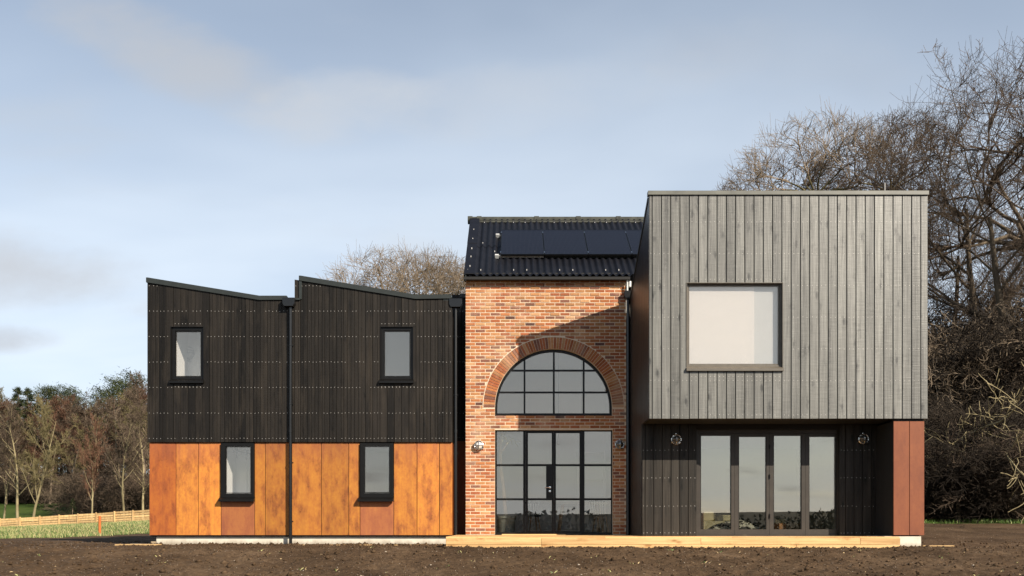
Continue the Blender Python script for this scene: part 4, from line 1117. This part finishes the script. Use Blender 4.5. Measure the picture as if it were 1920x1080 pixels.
# ------------------------------------------------------------------ loose stones and straw on the soil
def scatter_stones(n, mats):
    vs = []; fs = []; mi = []
    base = np.array([(1, 0, 0), (-1, 0, 0), (0, 1, 0), (0, -1, 0), (0, 0, 1), (0, 0, -1)], float)
    tri = np.array([(0, 2, 4), (2, 1, 4), (1, 3, 4), (3, 0, 4), (2, 0, 5), (1, 2, 5), (3, 1, 5), (0, 3, 5)])
    d = 9.0 + 14 * NR.random(n) ** 1.5; px = NR.uniform(-30, 1950, n)
    y = d + CAMY; x = (px - 960) / F * d
    ok = soil_mask(x, y) & ~((x > -8.1) & (x < 7.95) & (y > -2.9)) ; x, y = x[ok], y[ok]
    z = ground(x, y); m = len(x)
    s = NR.uniform(0.0035, 0.0095, m) * (1 + 1.5 * (NR.random(m) > 0.988))
    P = base[None] * NR.uniform(0.6, 1.3, (m, 6, 1)) * s[:, None, None] * np.array([1.2, 1.0, 0.65]) + NR.normal(0, 0.15, (m, 6, 3)) * s[:, None, None]
    P = P + np.stack([x, y, z + 0.2 * s], 1)[:, None]
    T = tri[None] + (np.arange(m) * 6)[:, None, None]
    mi = np.repeat(NR.choice(len(mats), m, p=[0.13, 0.37, 0.5]), 8)
    link('pebbles', np_mesh('pebbles', P.reshape(-1, 3), T.reshape(-1, 3), mats, mi), kind='stuff')
scatter_stones(26000, [plain('pale_stone', (0.34, 0.28, 0.215), 0.9), plain('tan_stone', (0.15, 0.105, 0.07), 0.9), plain('dark_clod', (0.045, 0.030, 0.019), 0.95)])
def clods(n):
    vs = []; base = np.array([(1, 0, 0), (0.3, 0.95, 0.1), (-0.8, 0.6, 0), (-0.8, -0.6, 0), (0.3, -0.95, 0), (0.1, 0.1, 0.8), (0, 0, -0.6)], float)
    tri = np.array([(0, 1, 5), (1, 2, 5), (2, 3, 5), (3, 4, 5), (4, 0, 5), (1, 0, 6), (2, 1, 6), (3, 2, 6), (4, 3, 6), (0, 4, 6)])
    d = 9.5 + 12 * NR.random(n); px = NR.uniform(-30, 1950, n); y = d + CAMY; x = (px - 960) / F * d
    ne = n // 4
    x[:ne] = NR.uniform(-1.3, 8.2, ne); y[:ne] = -2.86 - np.abs(NR.normal(0, 0.08, ne))
    x[ne:ne + ne // 2] = NR.uniform(-8.2, -1.4, ne // 2); y[ne:ne + ne // 2] = 0.02 - np.abs(NR.normal(0, 0.12, ne // 2))
    ok = soil_mask(x, y) & ~((x >= -1.25) & (x < 7.95) & (y > -2.84)) & ~((x > -8.1) & (y > 0.05)); x, y = x[ok], y[ok]; m = len(x)
    s = NR.uniform(0.012, 0.034, m) * (1 + 0.9 * (NR.random(m) > 0.93))
    P = base[None] * NR.uniform(0.6, 1.25, (m, 7, 1)) * s[:, None, None] + NR.normal(0, 0.12, (m, 7, 3)) * s[:, None, None]
    P = P + np.stack([x, y, ground(x, y) + 0.15 * s], 1)[:, None]
    T = tri[None] + (np.arange(m) * 7)[:, None, None]
    link('soil_clods', np_mesh('soil_clods', P.reshape(-1, 3), T.reshape(-1, 3), M['soil']), kind='stuff')
clods(9000)
def blades(name, x, y, h, w, lean, mats, probs, droop=0.0):
    m = len(x); z = ground(x, y) - 0.01
    a = NR.uniform(0, math.pi, m); la = NR.uniform(0, 2 * math.pi, m)
    sx, sy = np.cos(a) * w / 2, np.sin(a) * w / 2
    lx, ly = np.cos(la) * lean * h, np.sin(la) * lean * h
    P = np.stack([np.stack([x - sx, y - sy, z], 1), np.stack([x + sx, y + sy, z], 1),
                  np.stack([x + sx * .6 + lx * .4, y + sy * .6 + ly * .4, z + h * .6], 1), np.stack([x + lx, y + ly, z + h * (1 - droop)], 1)], 1)
    f = np.arange(m)[:, None] * 4 + np.array([[0, 1, 2, 3]])
    return link(name, np_mesh(name, P.reshape(-1, 3), f, mats, NR.choice(len(mats), m, p=probs)), kind='stuff')
straw = plain('dry_straw', (0.42, 0.31, 0.16), 0.8); g_green = plain('grass_green', (0.075, 0.13, 0.022), 0.6); g_bright = plain('grass_bright', (0.13, 0.22, 0.03), 0.6); g_dead = plain('dead_grass', (0.20, 0.14, 0.07), 0.8); g_pale = plain('pale_grass', (0.34, 0.32, 0.13), 0.8)
n = 900
d = NR.uniform(10.5, 17.5, n); x = NR.uniform(-11, 10.5, n); y = d + CAMY
ok = soil_mask(x, y) & ~((x > -8.2) & (y > -2.9)); x, y = x[ok], y[ok]
blades('straw', x, y, NR.uniform(0.012, 0.03, len(x)), NR.uniform(0.003, 0.005, len(x)), NR.uniform(1.0, 3.0, len(x)), [straw, g_dead, g_pale], [0.4, 0.4, 0.2], 0.75)
wx = NR.uniform(-11, 10, 40); wy = NR.uniform(-8, -3.2, 40); wn_ = NR.integers(3, 9, 40)
x = np.repeat(wx, wn_) + NR.normal(0, 0.03, wn_.sum()); y = np.repeat(wy, wn_) + NR.normal(0, 0.03, wn_.sum())
blades('weeds', x, y, NR.uniform(0.02, 0.07, len(x)), NR.uniform(0.004, 0.008, len(x)), NR.uniform(0.3, 1.2, len(x)), [g_green, g_pale, straw], [0.35, 0.35, 0.3], 0.2)
# rough grass strip on the left, up to the fence and on the lawn behind
n = 60000
d = 24 + 42 * NR.random(n) ** 0.7; px = NR.uniform(-60, 330, n); x = (px - 960) / F * d; y = d + CAMY
ok = ~soil_mask(x, y); x, y = x[ok], y[ok]
blades('rough_grass', x, y, NR.uniform(0.04, 0.16, len(x)), NR.uniform(0.010, 0.025, len(x)), NR.uniform(0.1, 0.6, len(x)), [g_green, g_pale, straw], [0.5, 0.38, 0.12])
n = 16000
x = NR.uniform(8.2, 22, n); y = NR.uniform(6.6, 8.8, n)
ok = ~soil_mask(x, y) & ((vnoise(x * 0.5, y * 0.5, 9) > -0.12) | (x < 13)); x, y = x[ok], y[ok]
blades('verge_grass', x, y, NR.uniform(0.05, 0.15, len(x)), NR.uniform(0.012, 0.025, len(x)), NR.uniform(0.1, 0.6, len(x)), [g_bright, g_green, g_pale], [0.6, 0.3, 0.1])
n = 16000
x = NR.uniform(7.5, 24, n); y = 8.5 + 10 * NR.random(n)
ok = (vnoise(x * 0.55, y * 0.35, 12) > -0.16); x, y = x[ok], y[ok]
blades('dead_bank_grass', x, y, NR.uniform(0.15, 0.6, len(x)), NR.uniform(0.008, 0.022, len(x)), NR.uniform(0.3, 1.3, len(x)), [g_dead, plain('brown_litter', (0.09, 0.058, 0.03), 0.9), straw], [0.42, 0.5, 0.08], 0.35)

# ------------------------------------------------------------------ bare trees
class Tree:
    def __init__(s, seed): s.r = np.random.default_rng(seed); s.segs = {0: [], 1: []}
    def grow(s, p, d, L, r, lev, P):
        n = P['n'][lev]; st = L / n; rr = s.r
        p = np.array(p, float); d = np.array(d, float)
        out = s.segs[0 if lev <= P['trunk_lev'] else 1]
        last = lev == P['max']
        r_end = max(r * P['end'][lev], P['rmin'])
        for i in range(n):
            d = d + rr.normal(0, P['wander'][lev], 3); d[2] += P['up'][lev]; d /= np.linalg.norm(d)
            q = p + d * st
            ra = r + (r_end - r) * i / n; rb = r + (r_end - r) * (i + 1) / n
            out.append((*p, *q, ra, rb))
            p = q
            if not last and (i + 1) / n >= P['start'][lev]:
                k = P['kids'][lev]; k = int(k) + (rr.random() < k - int(k))
                for _ in range(k):
                    ang = math.acos(rr.uniform(0.25, 1.0)) if (lev == 0 and P.get('hemi')) else rr.normal(P['ang'][lev], 0.16); az = rr.uniform(0, 2 * math.pi)
                    t = np.array([math.cos(az), math.sin(az), 0.0]) if abs(d[2]) > 0.8 else np.cross(d, [0, 0, 1.0]) * math.cos(az) + np.array([0, 0, 1.0]) * math.sin(az) * 0.8
                    t = t - d * (t @ d); t /= max(np.linalg.norm(t), 1e-6)
                    dd = d * math.cos(ang) + t * math.sin(ang)
                    frac = (i + 1) / n
                    LL = L * P['ratio'][lev] * rr.uniform(*P['lr']) * (1 - P['short'][lev] * frac)
                    s.grow(p - d * st * rr.uniform(0, 0.8), dd, LL, max(rb * P['rk'][lev], P['rmin']), lev + 1, P)
    def arrays(s, key, sides):
        A = np.array(s.segs[key]).reshape(-1, 8)
        p0, p1, r0, r1 = A[:, :3], A[:, 3:6], A[:, 6], A[:, 7]
        d = p1 - p0; L = np.linalg.norm(d, axis=1, keepdims=True); d = d / np.maximum(L, 1e-9)
        p1 = p1 + d * np.minimum(r1[:, None] * 0.6, L * 0.2)
        ref = np.where(np.abs(d[:, 2:3]) > 0.9, np.array([[1.0, 0, 0]]), np.array([[0, 0, 1.0]]))
        u = np.cross(d, ref); u /= np.linalg.norm(u, axis=1, keepdims=True); w = np.cross(d, u)
        a = np.arange(sides) * 2 * math.pi / sides
        ring = u[:, None] * np.cos(a)[None, :, None] + w[:, None] * np.sin(a)[None, :, None]
        V = np.concatenate([p0[:, None] + ring * r0[:, None, None], p1[:, None] + ring * r1[:, None, None]], 1).reshape(-1, 3)
        b = (np.arange(len(A)) * 2 * sides)[:, None]
        f = []
        for k in range(sides): f.append(np.concatenate([b + k, b + (k + 1) % sides, b + sides + (k + 1) % sides, b + sides + k], 1))
        return V, np.stack(f, 1).reshape(-1, 4)

def barkmat(name, a, b):
    m = NT(name)
    n = m.noise(m.co((1, 1, 0.3)), 9, 5, 0.6); n2 = m.noise(m.co(), 0.8, 3)
    col = m.mix(m.rng(m.math('ADD', m.math('MULTIPLY', n, 0.5), m.math('MULTIPLY', n2, 0.5)), 0.35, 0.65), a, b)
    col = m.mix(1.0, col, m.rngcol(0.22), 'MULTIPLY')
    return m.out(col, 0.85, 0, 0.2)
BARK = {'dark': barkmat('dark_bark', (0.060, 0.045, 0.032), (0.15, 0.115, 0.075)), 'pale': barkmat('pale_lichen_bark', (0.15, 0.12, 0.062), (0.32, 0.265, 0.15)),
        'tan': barkmat('tan_twigs', (0.15, 0.112, 0.075), (0.28, 0.215, 0.15)), 'brown': barkmat('brown_twigs', (0.072, 0.050, 0.035), (0.145, 0.105, 0.072)),
        'red': barkmat('red_brown_twigs', (0.09, 0.045, 0.029), (0.17, 0.09, 0.055)), 'olive': barkmat('olive_twigs', (0.095, 0.078, 0.036), (0.19, 0.155, 0.072)),
        'black': barkmat('black_twigs', (0.016, 0.012, 0.009), (0.050, 0.037, 0.025))}

ASH = dict(max=4, n=[7, 12, 8, 6, 4], wander=[0.03, 0.06, 0.10, 0.15, 0.20], up=[0.03, 0.022, 0.0, 0.03, 0.13], start=[0.18, 0.14, 0.1, 0.1, 0], kids=[1.7, 1.05, 1.05, 0.95, 0],
           ang=[0.82, 0.72, 0.82, 0.85, 0.85], ratio=[0.92, 0.44, 0.60, 0.66, 0], short=[0.25, 0.35, 0.3, 0.2, 0], end=[0.30, 0.09, 0.16, 0.3, 0.5], rk=[0.52, 0.42, 0.5, 0.6, 0.6], rmin=0.0062, trunk_lev=1, lr=(0.75, 1.1))
def P_(base, **k): d = dict(base); d.update(k); return d
FAN = P_(ASH, hemi=True, n=[9, 9, 7, 6, 5], start=[0.68, 0.25, 0.15, 0.15, 0], kids=[9.0, 1.4, 1.2, 0.9, 0], ang=[0.5, 0.50, 0.52, 0.5, 0.55], ratio=[0.50, 0.36, 0.60, 0.78, 0], up=[0.0, 0.015, 0.04, 0.06, 0.08],
         short=[0.0, 0.3, 0.3, 0.2, 0], rk=[0.30, 0.40, 0.45, 0.55, 0.6], wander=[0.02, 0.06, 0.08, 0.10, 0.12], rmin=0.0062, lr=(0.9, 1.04), end=[0.6, 0.12, 0.2, 0.35, 0.5])
WOOD = P_(ASH, n=[9, 7, 6, 4, 3], start=[0.28, 0.15, 0.1, 0.15, 0], kids=[2.3, 1.25, 1.2, 1.05, 0], lr=(0.65, 1.15), ang=[0.72, 0.58, 0.62, 0.7, 0.7], ratio=[0.50, 0.5, 0.55, 0.6, 0], up=[0.02, 0.06, 0.06, 0.05, 0.05], short=[0.5, 0.4, 0.35, 0.3, 0], rmin=0.010, trunk_lev=1, end=[0.14, 0.14, 0.25, 0.4, 0.6], rk=[0.42, 0.5, 0.55, 0.6, 0.6], wander=[0.05, 0.08, 0.11, 0.15, 0.2])
BUSH = P_(ASH, lr=(0.65, 1.15), max=3, n=[2, 8, 7, 4], start=[0.2, 0.1, 0.1, 0], kids=[11, 1.6, 1.5, 0], ang=[0.8, 0.6, 0.8, 0.8], ratio=[3.2, 0.55, 0.5, 0], up=[0.0, -0.03, -0.03, 0.0], wander=[0.05, 0.16, 0.2, 0.25], short=[0.0, 0.4, 0.4, 0], end=[0.8, 0.3, 0.4, 0.6], rk=[0.5, 0.6, 0.6, 0.6], rmin=0.0075, trunk_lev=0)

KIT = {}
def tree_kit(key, seed, P, H, r, lean=(0, 0), bark='dark', twig='brown', sides=6):
    t = Tree(seed); d = Vector((lean[0], lean[1], 1)).normalized()
    t.grow((0, 0, -0.25), tuple(d), H, r, 0, P)
    v0, f0 = t.arrays(0, sides); v1, f1 = t.arrays(1, 3)
    KIT[key] = (np_mesh('trunk', v0, f0, BARK[bark], smooth=True), np_mesh('crown', v1, f1, BARK[twig]), float(np.percentile(v1[:, 2], 99.85)), len(f0) + len(f1))
def plant(key, px, d, top=None, name='bare_tree', label='', cat='tree', group=None, rz_=None, h=None, twig=None, bark=None, sxy=1.0):
    x, y = (px - 960) / F * d, d + CAMY
    z = G(x, y)
    if h is None: h = CAMZ + (985 - top) * d / F - z
    s = h / KIT[key][2]
    t = thing(name, label, cat, (x, y, z), group, R.uniform(0, 6.28) if rz_ is None else rz_)
    t.scale = (s * sxy, s * sxy, s)
    a, b = KIT[key][0], KIT[key][1]
    oa = link('trunk', a, t); ob = link('crown', b, t)
    for o, mm in ((oa, bark), (ob, twig)):
        if mm: o.material_slots[0].link = 'OBJECT'; o.material_slots[0].material = BARK[mm]
    return t
tree_kit('ash_a', 11, ASH, 9.0, 0.25, (-0.22, 0), 'dark', 'brown', 8)
tree_kit('ash_b', 23, ASH, 8.5, 0.21, (-0.12, 0), 'dark', 'brown', 8)
def dome_kit(key, seed, H, RR, bark, twig, nk=(13, 4, 4, 3), rk=0.9, cz0=0.12):
    t = Tree(seed); rr = t.r
    C = np.array([0, 0, H]); fr = [0.42, 0.68, 0.88, 1.02]; dev = [0, 0.30, 0.17, 0.12]; rad = [0.075 * rk, 0.034 * rk, 0.017 * rk, 0.0105, 0.0058]
    for i in range(8):
        t.segs[0].append((0.06 * math.sin(i), 0, H * i / 8 - 0.3, 0.06 * math.sin(i + 1), 0, H * (i + 1) / 8 - 0.3 * (i < 7), 0.24 - 0.014 * i, 0.24 - 0.014 * (i + 1)))
    def path(p, d0, q, r0, r1, key_, n=5):
        p, q = np.array(p), np.array(q); m = p + d0 * np.linalg.norm(q - p) * 0.5
        prev = p
        for k in range(1, n + 1):
            u = k / n; x = (1 - u) ** 2 * p + 2 * u * (1 - u) * m + u * u * q
            if k < n: x = x + rr.normal(0, 0.018, 3) * np.linalg.norm(q - p)
            t.segs[key_].append((*prev, *x, r0 + (r1 - r0) * (k - 1) / n, r0 + (r1 - r0) * k / n)); 
            dd = x - prev; prev = x
        return dd / max(np.linalg.norm(dd), 1e-6)
    def rec(p, d0, direction, lev):
        for k in range(nk[lev]):
            if lev == 0:
                cz = cz0 + (0.98 - cz0) * (k + 0.5) / nk[0]; az = k * 2.39996 + rr.uniform(-0.3, 0.3); sz = math.sqrt(1 - cz * cz)
                dirn = np.array([sz * math.cos(az), sz * math.sin(az), cz])
            else:
                dirn = direction + rr.normal(0, dev[lev], 3); dirn[2] += 0.02; dirn /= np.linalg.norm(dirn)
            end = C + dirn * RR * fr[lev] * rr.uniform(0.90, 1.08) * np.array([1.06, 1.06, 1.0])
            end[2] += 0.05 * RR * fr[lev]
            e = path(p, d0, end, rad[lev], rad[lev + 1], 1 if lev else 0)
            if lev >= 2:
                for _ in range(2):
                    u = rr.uniform(0.25, 0.95); b0 = p + (end - p) * u; dd = e + rr.normal(0, 0.42, 3); dd[2] += 0.25; dd /= np.linalg.norm(dd)
                    path(b0, dd, b0 + dd * RR * rr.uniform(0.07, 0.16) + np.array([0, 0, 0.03 * RR]), 0.006, 0.0045, 1, 2)
            if lev < 3: rec(end, e, dirn, lev + 1)
    rec(C, np.array([0, 0, 1.0]), None, 0)
    v0, f0 = t.arrays(0, 6); v1, f1 = t.arrays(1, 3)
    KIT[key] = (np_mesh('trunk', v0, f0, BARK[bark], smooth=True), np_mesh('crown', v1, f1, BARK[twig]), float(np.percentile(v1[:, 2], 99.85)), 0)
dome_kit('fan_a', 5, 9.6, 3.7, 'olive', 'tan')
dome_kit('fan_b', 6, 9.8, 3.4, 'olive', 'tan')
dome_kit('ash_c', 8, 6.2, 7.6, 'dark', 'brown', (15, 5, 4, 4), 1.6, -0.05)
tree_kit('wood_a', 31, WOOD, 9, 0.125, (0, 0), 'pale', 'olive', 6)
tree_kit('wood_b', 32, WOOD, 9, 0.115, (0.05, 0), 'pale', 'brown', 6)
tree_kit('wood_c', 33, P_(WOOD, ang=[0.5, 0.5, 0.55, 0.6, 0.6], up=[0.02, 0.1, 0.1, 0.08, 0.06]), 9, 0.10, (0, 0), 'tan', 'red', 6)
tree_kit('bush_a', 41, BUSH, 1.0, 0.06, (0, 0), 'brown', 'brown', 5)
tree_kit('bush_b', 42, BUSH, 1.0, 0.05, (0, 0), 'brown', 'tan', 5)

# trees on the bank at the right and behind the grey box
plant('ash_a', 1925, 33, 150, label='tallest bare ash with leaning limbs at the right edge', rz_=0.0)
plant('ash_b', 1845, 36, 185, label='bare ash with long ascending limbs just right of grey box', rz_=0.6)
plant('fan_a', 1528, 43, 220, label='bare tan tree spreading above the middle of grey box roof', rz_=0.3, twig='tan')
plant('fan_b', 1668, 44, 222, label='bare tree above the right half of grey box roof', rz_=1.4, twig='brown')
plant('fan_b', 1470, 48, 282, label='low bare tree at the left end of trees over grey box', rz_=2.2, twig='brown')
plant('ash_c', 1930, 37, 108, label='broad bare ash with fine rounded crown at the right edge', rz_=1.0)
plant('ash_b', 1775, 40, 290, label='bare tree half hidden between the box and tall ash', rz_=3.9)
# trees beyond the middle of the house
plant('fan_a', 732, 58, 464, label='bare tree left of the trio above the middle roof', rz_=0.9, group='bare trees above the middle roof')
plant('fan_b', 785, 61, 470, label='bare tree in the middle of the trio above the roof', rz_=2.9, group='bare trees above the middle roof')
plant('fan_b', 838, 58, 472, label='bare tree right of the trio, beside the brick block roof', rz_=4.4, group='bare trees above the middle roof')
# left wood: front row
front = [('wood_a', 33, 67, 742, 'pale trunked bare tree, left of the pair behind the fence'), ('wood_b', 59, 66, 735, 'pale trunked bare tree, right of the pair behind the fence'),
         ('wood_c', 6, 69, 752, 'thin bare tree at the left edge of the photo'), ('wood_c', 172, 67, 775, 'multi stemmed red twigged tree behind the middle fence'),
         ('wood_b', 233, 67, 757, 'pale forked bare tree behind the right end of fence'), ('wood_a', 131, 84, 770, 'ivy dark bare tree standing on the lawn'),
         ('wood_a', 268, 70, 770, 'bare tree partly hidden by the house left corner')]
for k, (key, px, d, top, lb) in enumerate(front):
    plant(key, px, d, top, label=lb, twig=('brown', 'olive', 'brown', 'red', 'brown', 'olive', 'brown')[k], bark='pale' if k != 5 else 'dark')
for k in range(58):
    px = -40 + (k % 28) * 12.5 + R.uniform(-5, 5); d = R.uniform(100, 124) if px < 165 else R.uniform(78, 105)
    plant(R.choice(('wood_a', 'wood_b', 'wood_c')), px, d, R.uniform(738, 775) - (20 if px > 225 or px < 20 else 0), label='bare brown tree in the dense wood beyond the lawn', group='bare trees of the far left wood', twig=R.choice(('brown', 'tan', 'olive', 'brown', 'red', 'olive')), bark='tan', sxy=1.25)
plant('wood_b', 262, 92, 692, label='tallest bare tree of left wood, beside the house corner', twig='brown', bark='dark')
# conifers
def conifer_kit(key, seed, H, Rb, spread, mat, pine):
    r = np.random.default_rng(seed); pts = []; nn = 5200
    V = []; 
    nb = 60
    for k in range(nb):
        t = (k + r.random()) / nb; zc = H * (0.16 + 0.84 * t) if not pine else H * (0.45 + 0.55 * t)
        rad = (Rb * (1 - t) ** 0.85 + 0.12) if not pine else Rb * (0.35 + 0.65 * math.sin(math.pi * min(1, 0.25 + 0.75 * t)))
        a = r.uniform(0, 2 * math.pi); ln = rad * r.uniform(0.65, 1.1)
        m = 110
        u = r.random(m) ** 0.6
        c = np.stack([np.cos(a) * u * ln, np.sin(a) * u * ln, zc - 0.25 * u * ln * (0 if pine else 1) + (0.25 * u * ln if pine else 0)], 1)
        c = c + r.normal(0, spread, (m, 3)) * np.array([1, 1, 0.55])
        s = r.uniform(0.12, 0.30, (m, 1))
        d1 = r.normal(0, 1, (m, 3)); d1 /= np.linalg.norm(d1, axis=1, keepdims=True)
        d2 = np.cross(d1, r.normal(0, 1, (m, 3))); d2 /= np.linalg.norm(d2, axis=1, keepdims=True)
        V.append(np.stack([c - d2 * s * 0.11, c + d2 * s * 0.11, c + d1 * s], 1))
    V = np.concatenate(V).reshape(-1, 3)
    q = MB(); q.tube([(0, 0, -0.3), (0, 0, H * 0.5), (0.05, 0, H * 0.97)], [Rb * 0.09, Rb * 0.06, 0.02], 7)
    KIT[key] = (q.mesh('trunk', BARK['brown'], True), np_mesh('crown', V, np.arange(len(V)).reshape(-1, 3), mat), H, 0)
ndl = NT('conifer_needles')
ndl.out(ndl.mix(1.0, ndl.mix(ndl.rng(ndl.noise(ndl.co(), 1.3, 4), 0.35, 0.65), (0.016, 0.026, 0.010), (0.050, 0.056, 0.019)), ndl.rngcol(0.3), 'MULTIPLY'), 0.7, 0, 0.2)
conifer_kit('spruce', 51, 10.0, 2.3, 0.10, ndl.mat, False)
conifer_kit('pine', 52, 10.0, 2.4, 0.30, ndl.mat, True)
for key, px, d, top, lb in (('spruce', 34, 104, 727, 'narrow green spruce above the pair of pale trunks'), ('spruce', 52, 106, 728, 'second narrow spruce just right of the first'),
                            ('pine', 86, 108, 729, 'green pine crown left of three in the skyline'), ('pine', 106, 110, 731, 'green pine crown middle of three in the skyline'),
                            ('pine', 131, 108, 730, 'green pine crown right of three in the skyline'), ('pine', 190, 112, 733, 'pine showing between the bare crowns near the house'),
                            ('pine', 222, 95, 716, 'dark pine left of the house corner'), ('pine', 245, 98, 706, 'darkest pine beside the house left corner')):
    plant(key, px, d, top, name='conifer', label=lb, group='conifers of the left wood')
plant('spruce', 136, 68, 935, name='young_conifer', label='small dark conifer sapling on the lawn behind the fence', sxy=1.4)
# undergrowth of the left wood
for k in range(46):
    px = -50 + (k % 23) * 15 + R.uniform(-6, 6); d = (R.uniform(104, 122) if k < 23 else R.uniform(100, 110)) if px < 165 else (R.uniform(84, 98) if k < 23 else R.uniform(72, 80))
    plant(R.choice(('bush_a', 'bush_b')), px, d, h=R.uniform(3.0, 5.0), name='bare_shrub', label='bare brown shrub in the undergrowth of the left wood', cat='shrub', group='undergrowth of the left wood', twig=R.choice(('brown', 'black', 'dark', 'black')), sxy=1.3)
# thicket on the right bank
for k in range(40):
    px = 1730 + (k % 13) * 19 + R.uniform(-8, 8); d = (27.2, 30, 33.5, 38)[min(3, k // 11)] + R.uniform(-0.6, 0.8)
    plant(R.choice(('bush_a', 'bush_b')), px, d, h=R.uniform(2.2, 3.8) + (1.6 if d > 33 else 0), name='bare_shrub', label='bare tangled shrub in the thicket on the right bank', cat='shrub', group='thicket on the right bank', twig=(R.choice(('black', 'black', 'black', 'brown')) if k < 22 else R.choice(('brown', 'brown', 'tan', 'black'))), sxy=R.uniform(0.9, 1.3))  # front rows mostly black: thicket shade put into the twig colour
for k in range(9):
    plant(R.choice(('wood_a', 'wood_b', 'wood_c')), 1728 + k * 27 + R.uniform(-8, 8), R.uniform(38, 46), h=R.uniform(4.5, 7), label='thin bare tree crowding the thicket behind the right bank', group='thin trees behind the right bank', twig=R.choice(('brown', 'red', 'olive', 'black')), bark='dark', sxy=1.2)
DROOP = P_(ASH, max=3, n=[4, 12, 6, 4], start=[0.5, 0.2, 0.2, 0], kids=[2.5, 0.8, 0.8, 0], ang=[1.2, 0.7, 0.8, 0.8], ratio=[2.0, 0.35, 0.5, 0], up=[0, -0.06, -0.03, 0.05], wander=[0.05, 0.12, 0.16, 0.2], short=[0, 0.3, 0.3, 0], end=[0.8, 0.15, 0.3, 0.5], rk=[0.6, 0.45, 0.5, 0.6], rmin=0.012, trunk_lev=1)
tree_kit('droop', 71, DROOP, 3.0, 0.11, (0, 0), 'pale', 'pale', 6)
plant('droop', 1870, 28.0, h=4.9, label='pale barked tree with drooping limbs over the right bank', rz_=0.4)
plant('droop', 1765, 29.0, h=4.6, label='pale barked tree with drooping limbs close to the corner pier', rz_=2.4)
# two old posts on the bank foot
for px, top, lean, lb in ((1797, 910, 0.03, 'upright old fence post at the foot of right bank'), (1872, 897, -0.12, 'leaning old fence post at the foot of right bank')):
    d = 26.4; x, y = (px - 960) / F * d, d + CAMY; z = G(x, y)
    h = CAMZ + (985 - top) * d / F - z
    q = MB(); q.tube([(0, 0, -0.2), (lean * 0.4, 0.02, h * 0.5), (lean * h, 0, h)], [0.075, 0.066, 0.058], 8)
    o = q.build('old_post', M['old_wood'], loc=(x, y, z), smooth=False); o['label'] = lb; o['category'] = 'post'; o['group'] = 'old posts at the bank foot'

# ------------------------------------------------------------------ fence and rusty post on the left
fence = thing('fence', 'low pale cleft timber fence of horizontal rails along the lawn', 'fence', ((0 - 960) / F * 62, 62 + CAMY, 0))
fx0, fy0 = fence.location.x, fence.location.y
nb = 15; step = 1.42
a_dir = Vector((1.0, -0.02)).normalized()
pts = []
for k in range(-3, nb):
    x, y = fx0 + k * step, fy0 + 0.25 * math.sin(k * 0.5)
    pts.append((x, y, float(base_h(x, y))))
for k, (x, y, z) in enumerate(pts):
    q = MB(); q.box(-0.045, 0.045, -0.05, 0.02, -0.25, 1.08); o = q.build('fence_post', M['fence_timber'], fence, loc=(x - fx0, y - fy0, z)); o.rotation_euler.y = R.uniform(-0.02, 0.02)
for (x, y, z), (x1, y1, z1) in zip(pts[:-1], pts[1:]):
    for r_ in range(6):
        h0 = 0.09 + r_ * 0.172; q = MB(); hh = 0.071
        j0, j1 = R.uniform(-0.02, 0.02), R.uniform(-0.02, 0.02)
        q.add([(x - fx0, y - fy0 + 0.022, z + h0 - hh + j0), (x1 - fx0, y1 - fy0 + 0.022, z1 + h0 - hh + j1), (x1 - fx0, y1 - fy0 + 0.06, z1 + h0 - hh + j1), (x - fx0, y - fy0 + 0.06, z + h0 - hh + j0),
               (x - fx0, y - fy0 + 0.022, z + h0 + hh + j0), (x1 - fx0, y1 - fy0 + 0.022, z1 + h0 + hh + j1), (x1 - fx0, y1 - fy0 + 0.06, z1 + h0 + hh + j1), (x - fx0, y - fy0 + 0.06, z + h0 + hh + j0)],
              [(0, 3, 2, 1), (4, 5, 6, 7), (0, 1, 5, 4), (1, 2, 6, 5), (2, 3, 7, 6), (3, 0, 4, 7)])
        q.build('rail', M['fence_timber'], fence)
for nt in (M['fence_timber'].node_tree,):
    pass
d = 34.0; x, y = (187 - 960) / F * d, d + CAMY; z = G(x, y)
q = MB(); q.lathe([(0.052, -0.1), (0.052, CAMZ + (985 - 968) * d / F - z), (0.045, CAMZ + (985 - 967.5) * d / F - z)], n=12)
o = q.build('steel_post', M['post_rust'], loc=(x, y, z)); o['label'] = 'short rusty orange steel post on grass before the fence'; o['category'] = 'post'

# ------------------------------------------------------------------ far wood on the other side of the valley, seen only in the window glass
n = 26000
cxs = NR.uniform(-120, 140, 260); cys = NR.uniform(-120, -96, 260); hs = NR.uniform(2.5, 6.5, 260) * (0.7 + 0.5 * (vnoise(cxs / 18, cys * 0, 11) + 0.5))
idx = NR.integers(0, 260, n)
c = np.stack([cxs[idx], cys[idx], base_h(cxs[idx], cys[idx]) + hs[idx] * NR.random(n) ** 0.8], 1) + NR.normal(0, 1.0, (n, 3)) * np.array([1.2, 1, 0.5])
d1 = NR.normal(0, 1, (n, 3)); d1 /= np.linalg.norm(d1, axis=1, keepdims=True)
d2 = np.cross(d1, NR.normal(0, 1, (n, 3))); d2 /= np.linalg.norm(d2, axis=1, keepdims=True)
s = NR.uniform(0.3, 0.9, (n, 1))
Vv = np.stack([c - d2 * s * 0.5, c + d2 * s * 0.5, c + d1 * s], 1).reshape(-1, 3)
link('far_wood', np_mesh('far_wood', Vv, np.arange(len(Vv)).reshape(-1, 3), plain('far_wood_green', (0.018, 0.020, 0.014), 0.9, 0, 0.1, 0.3, 0.3)), kind='stuff')
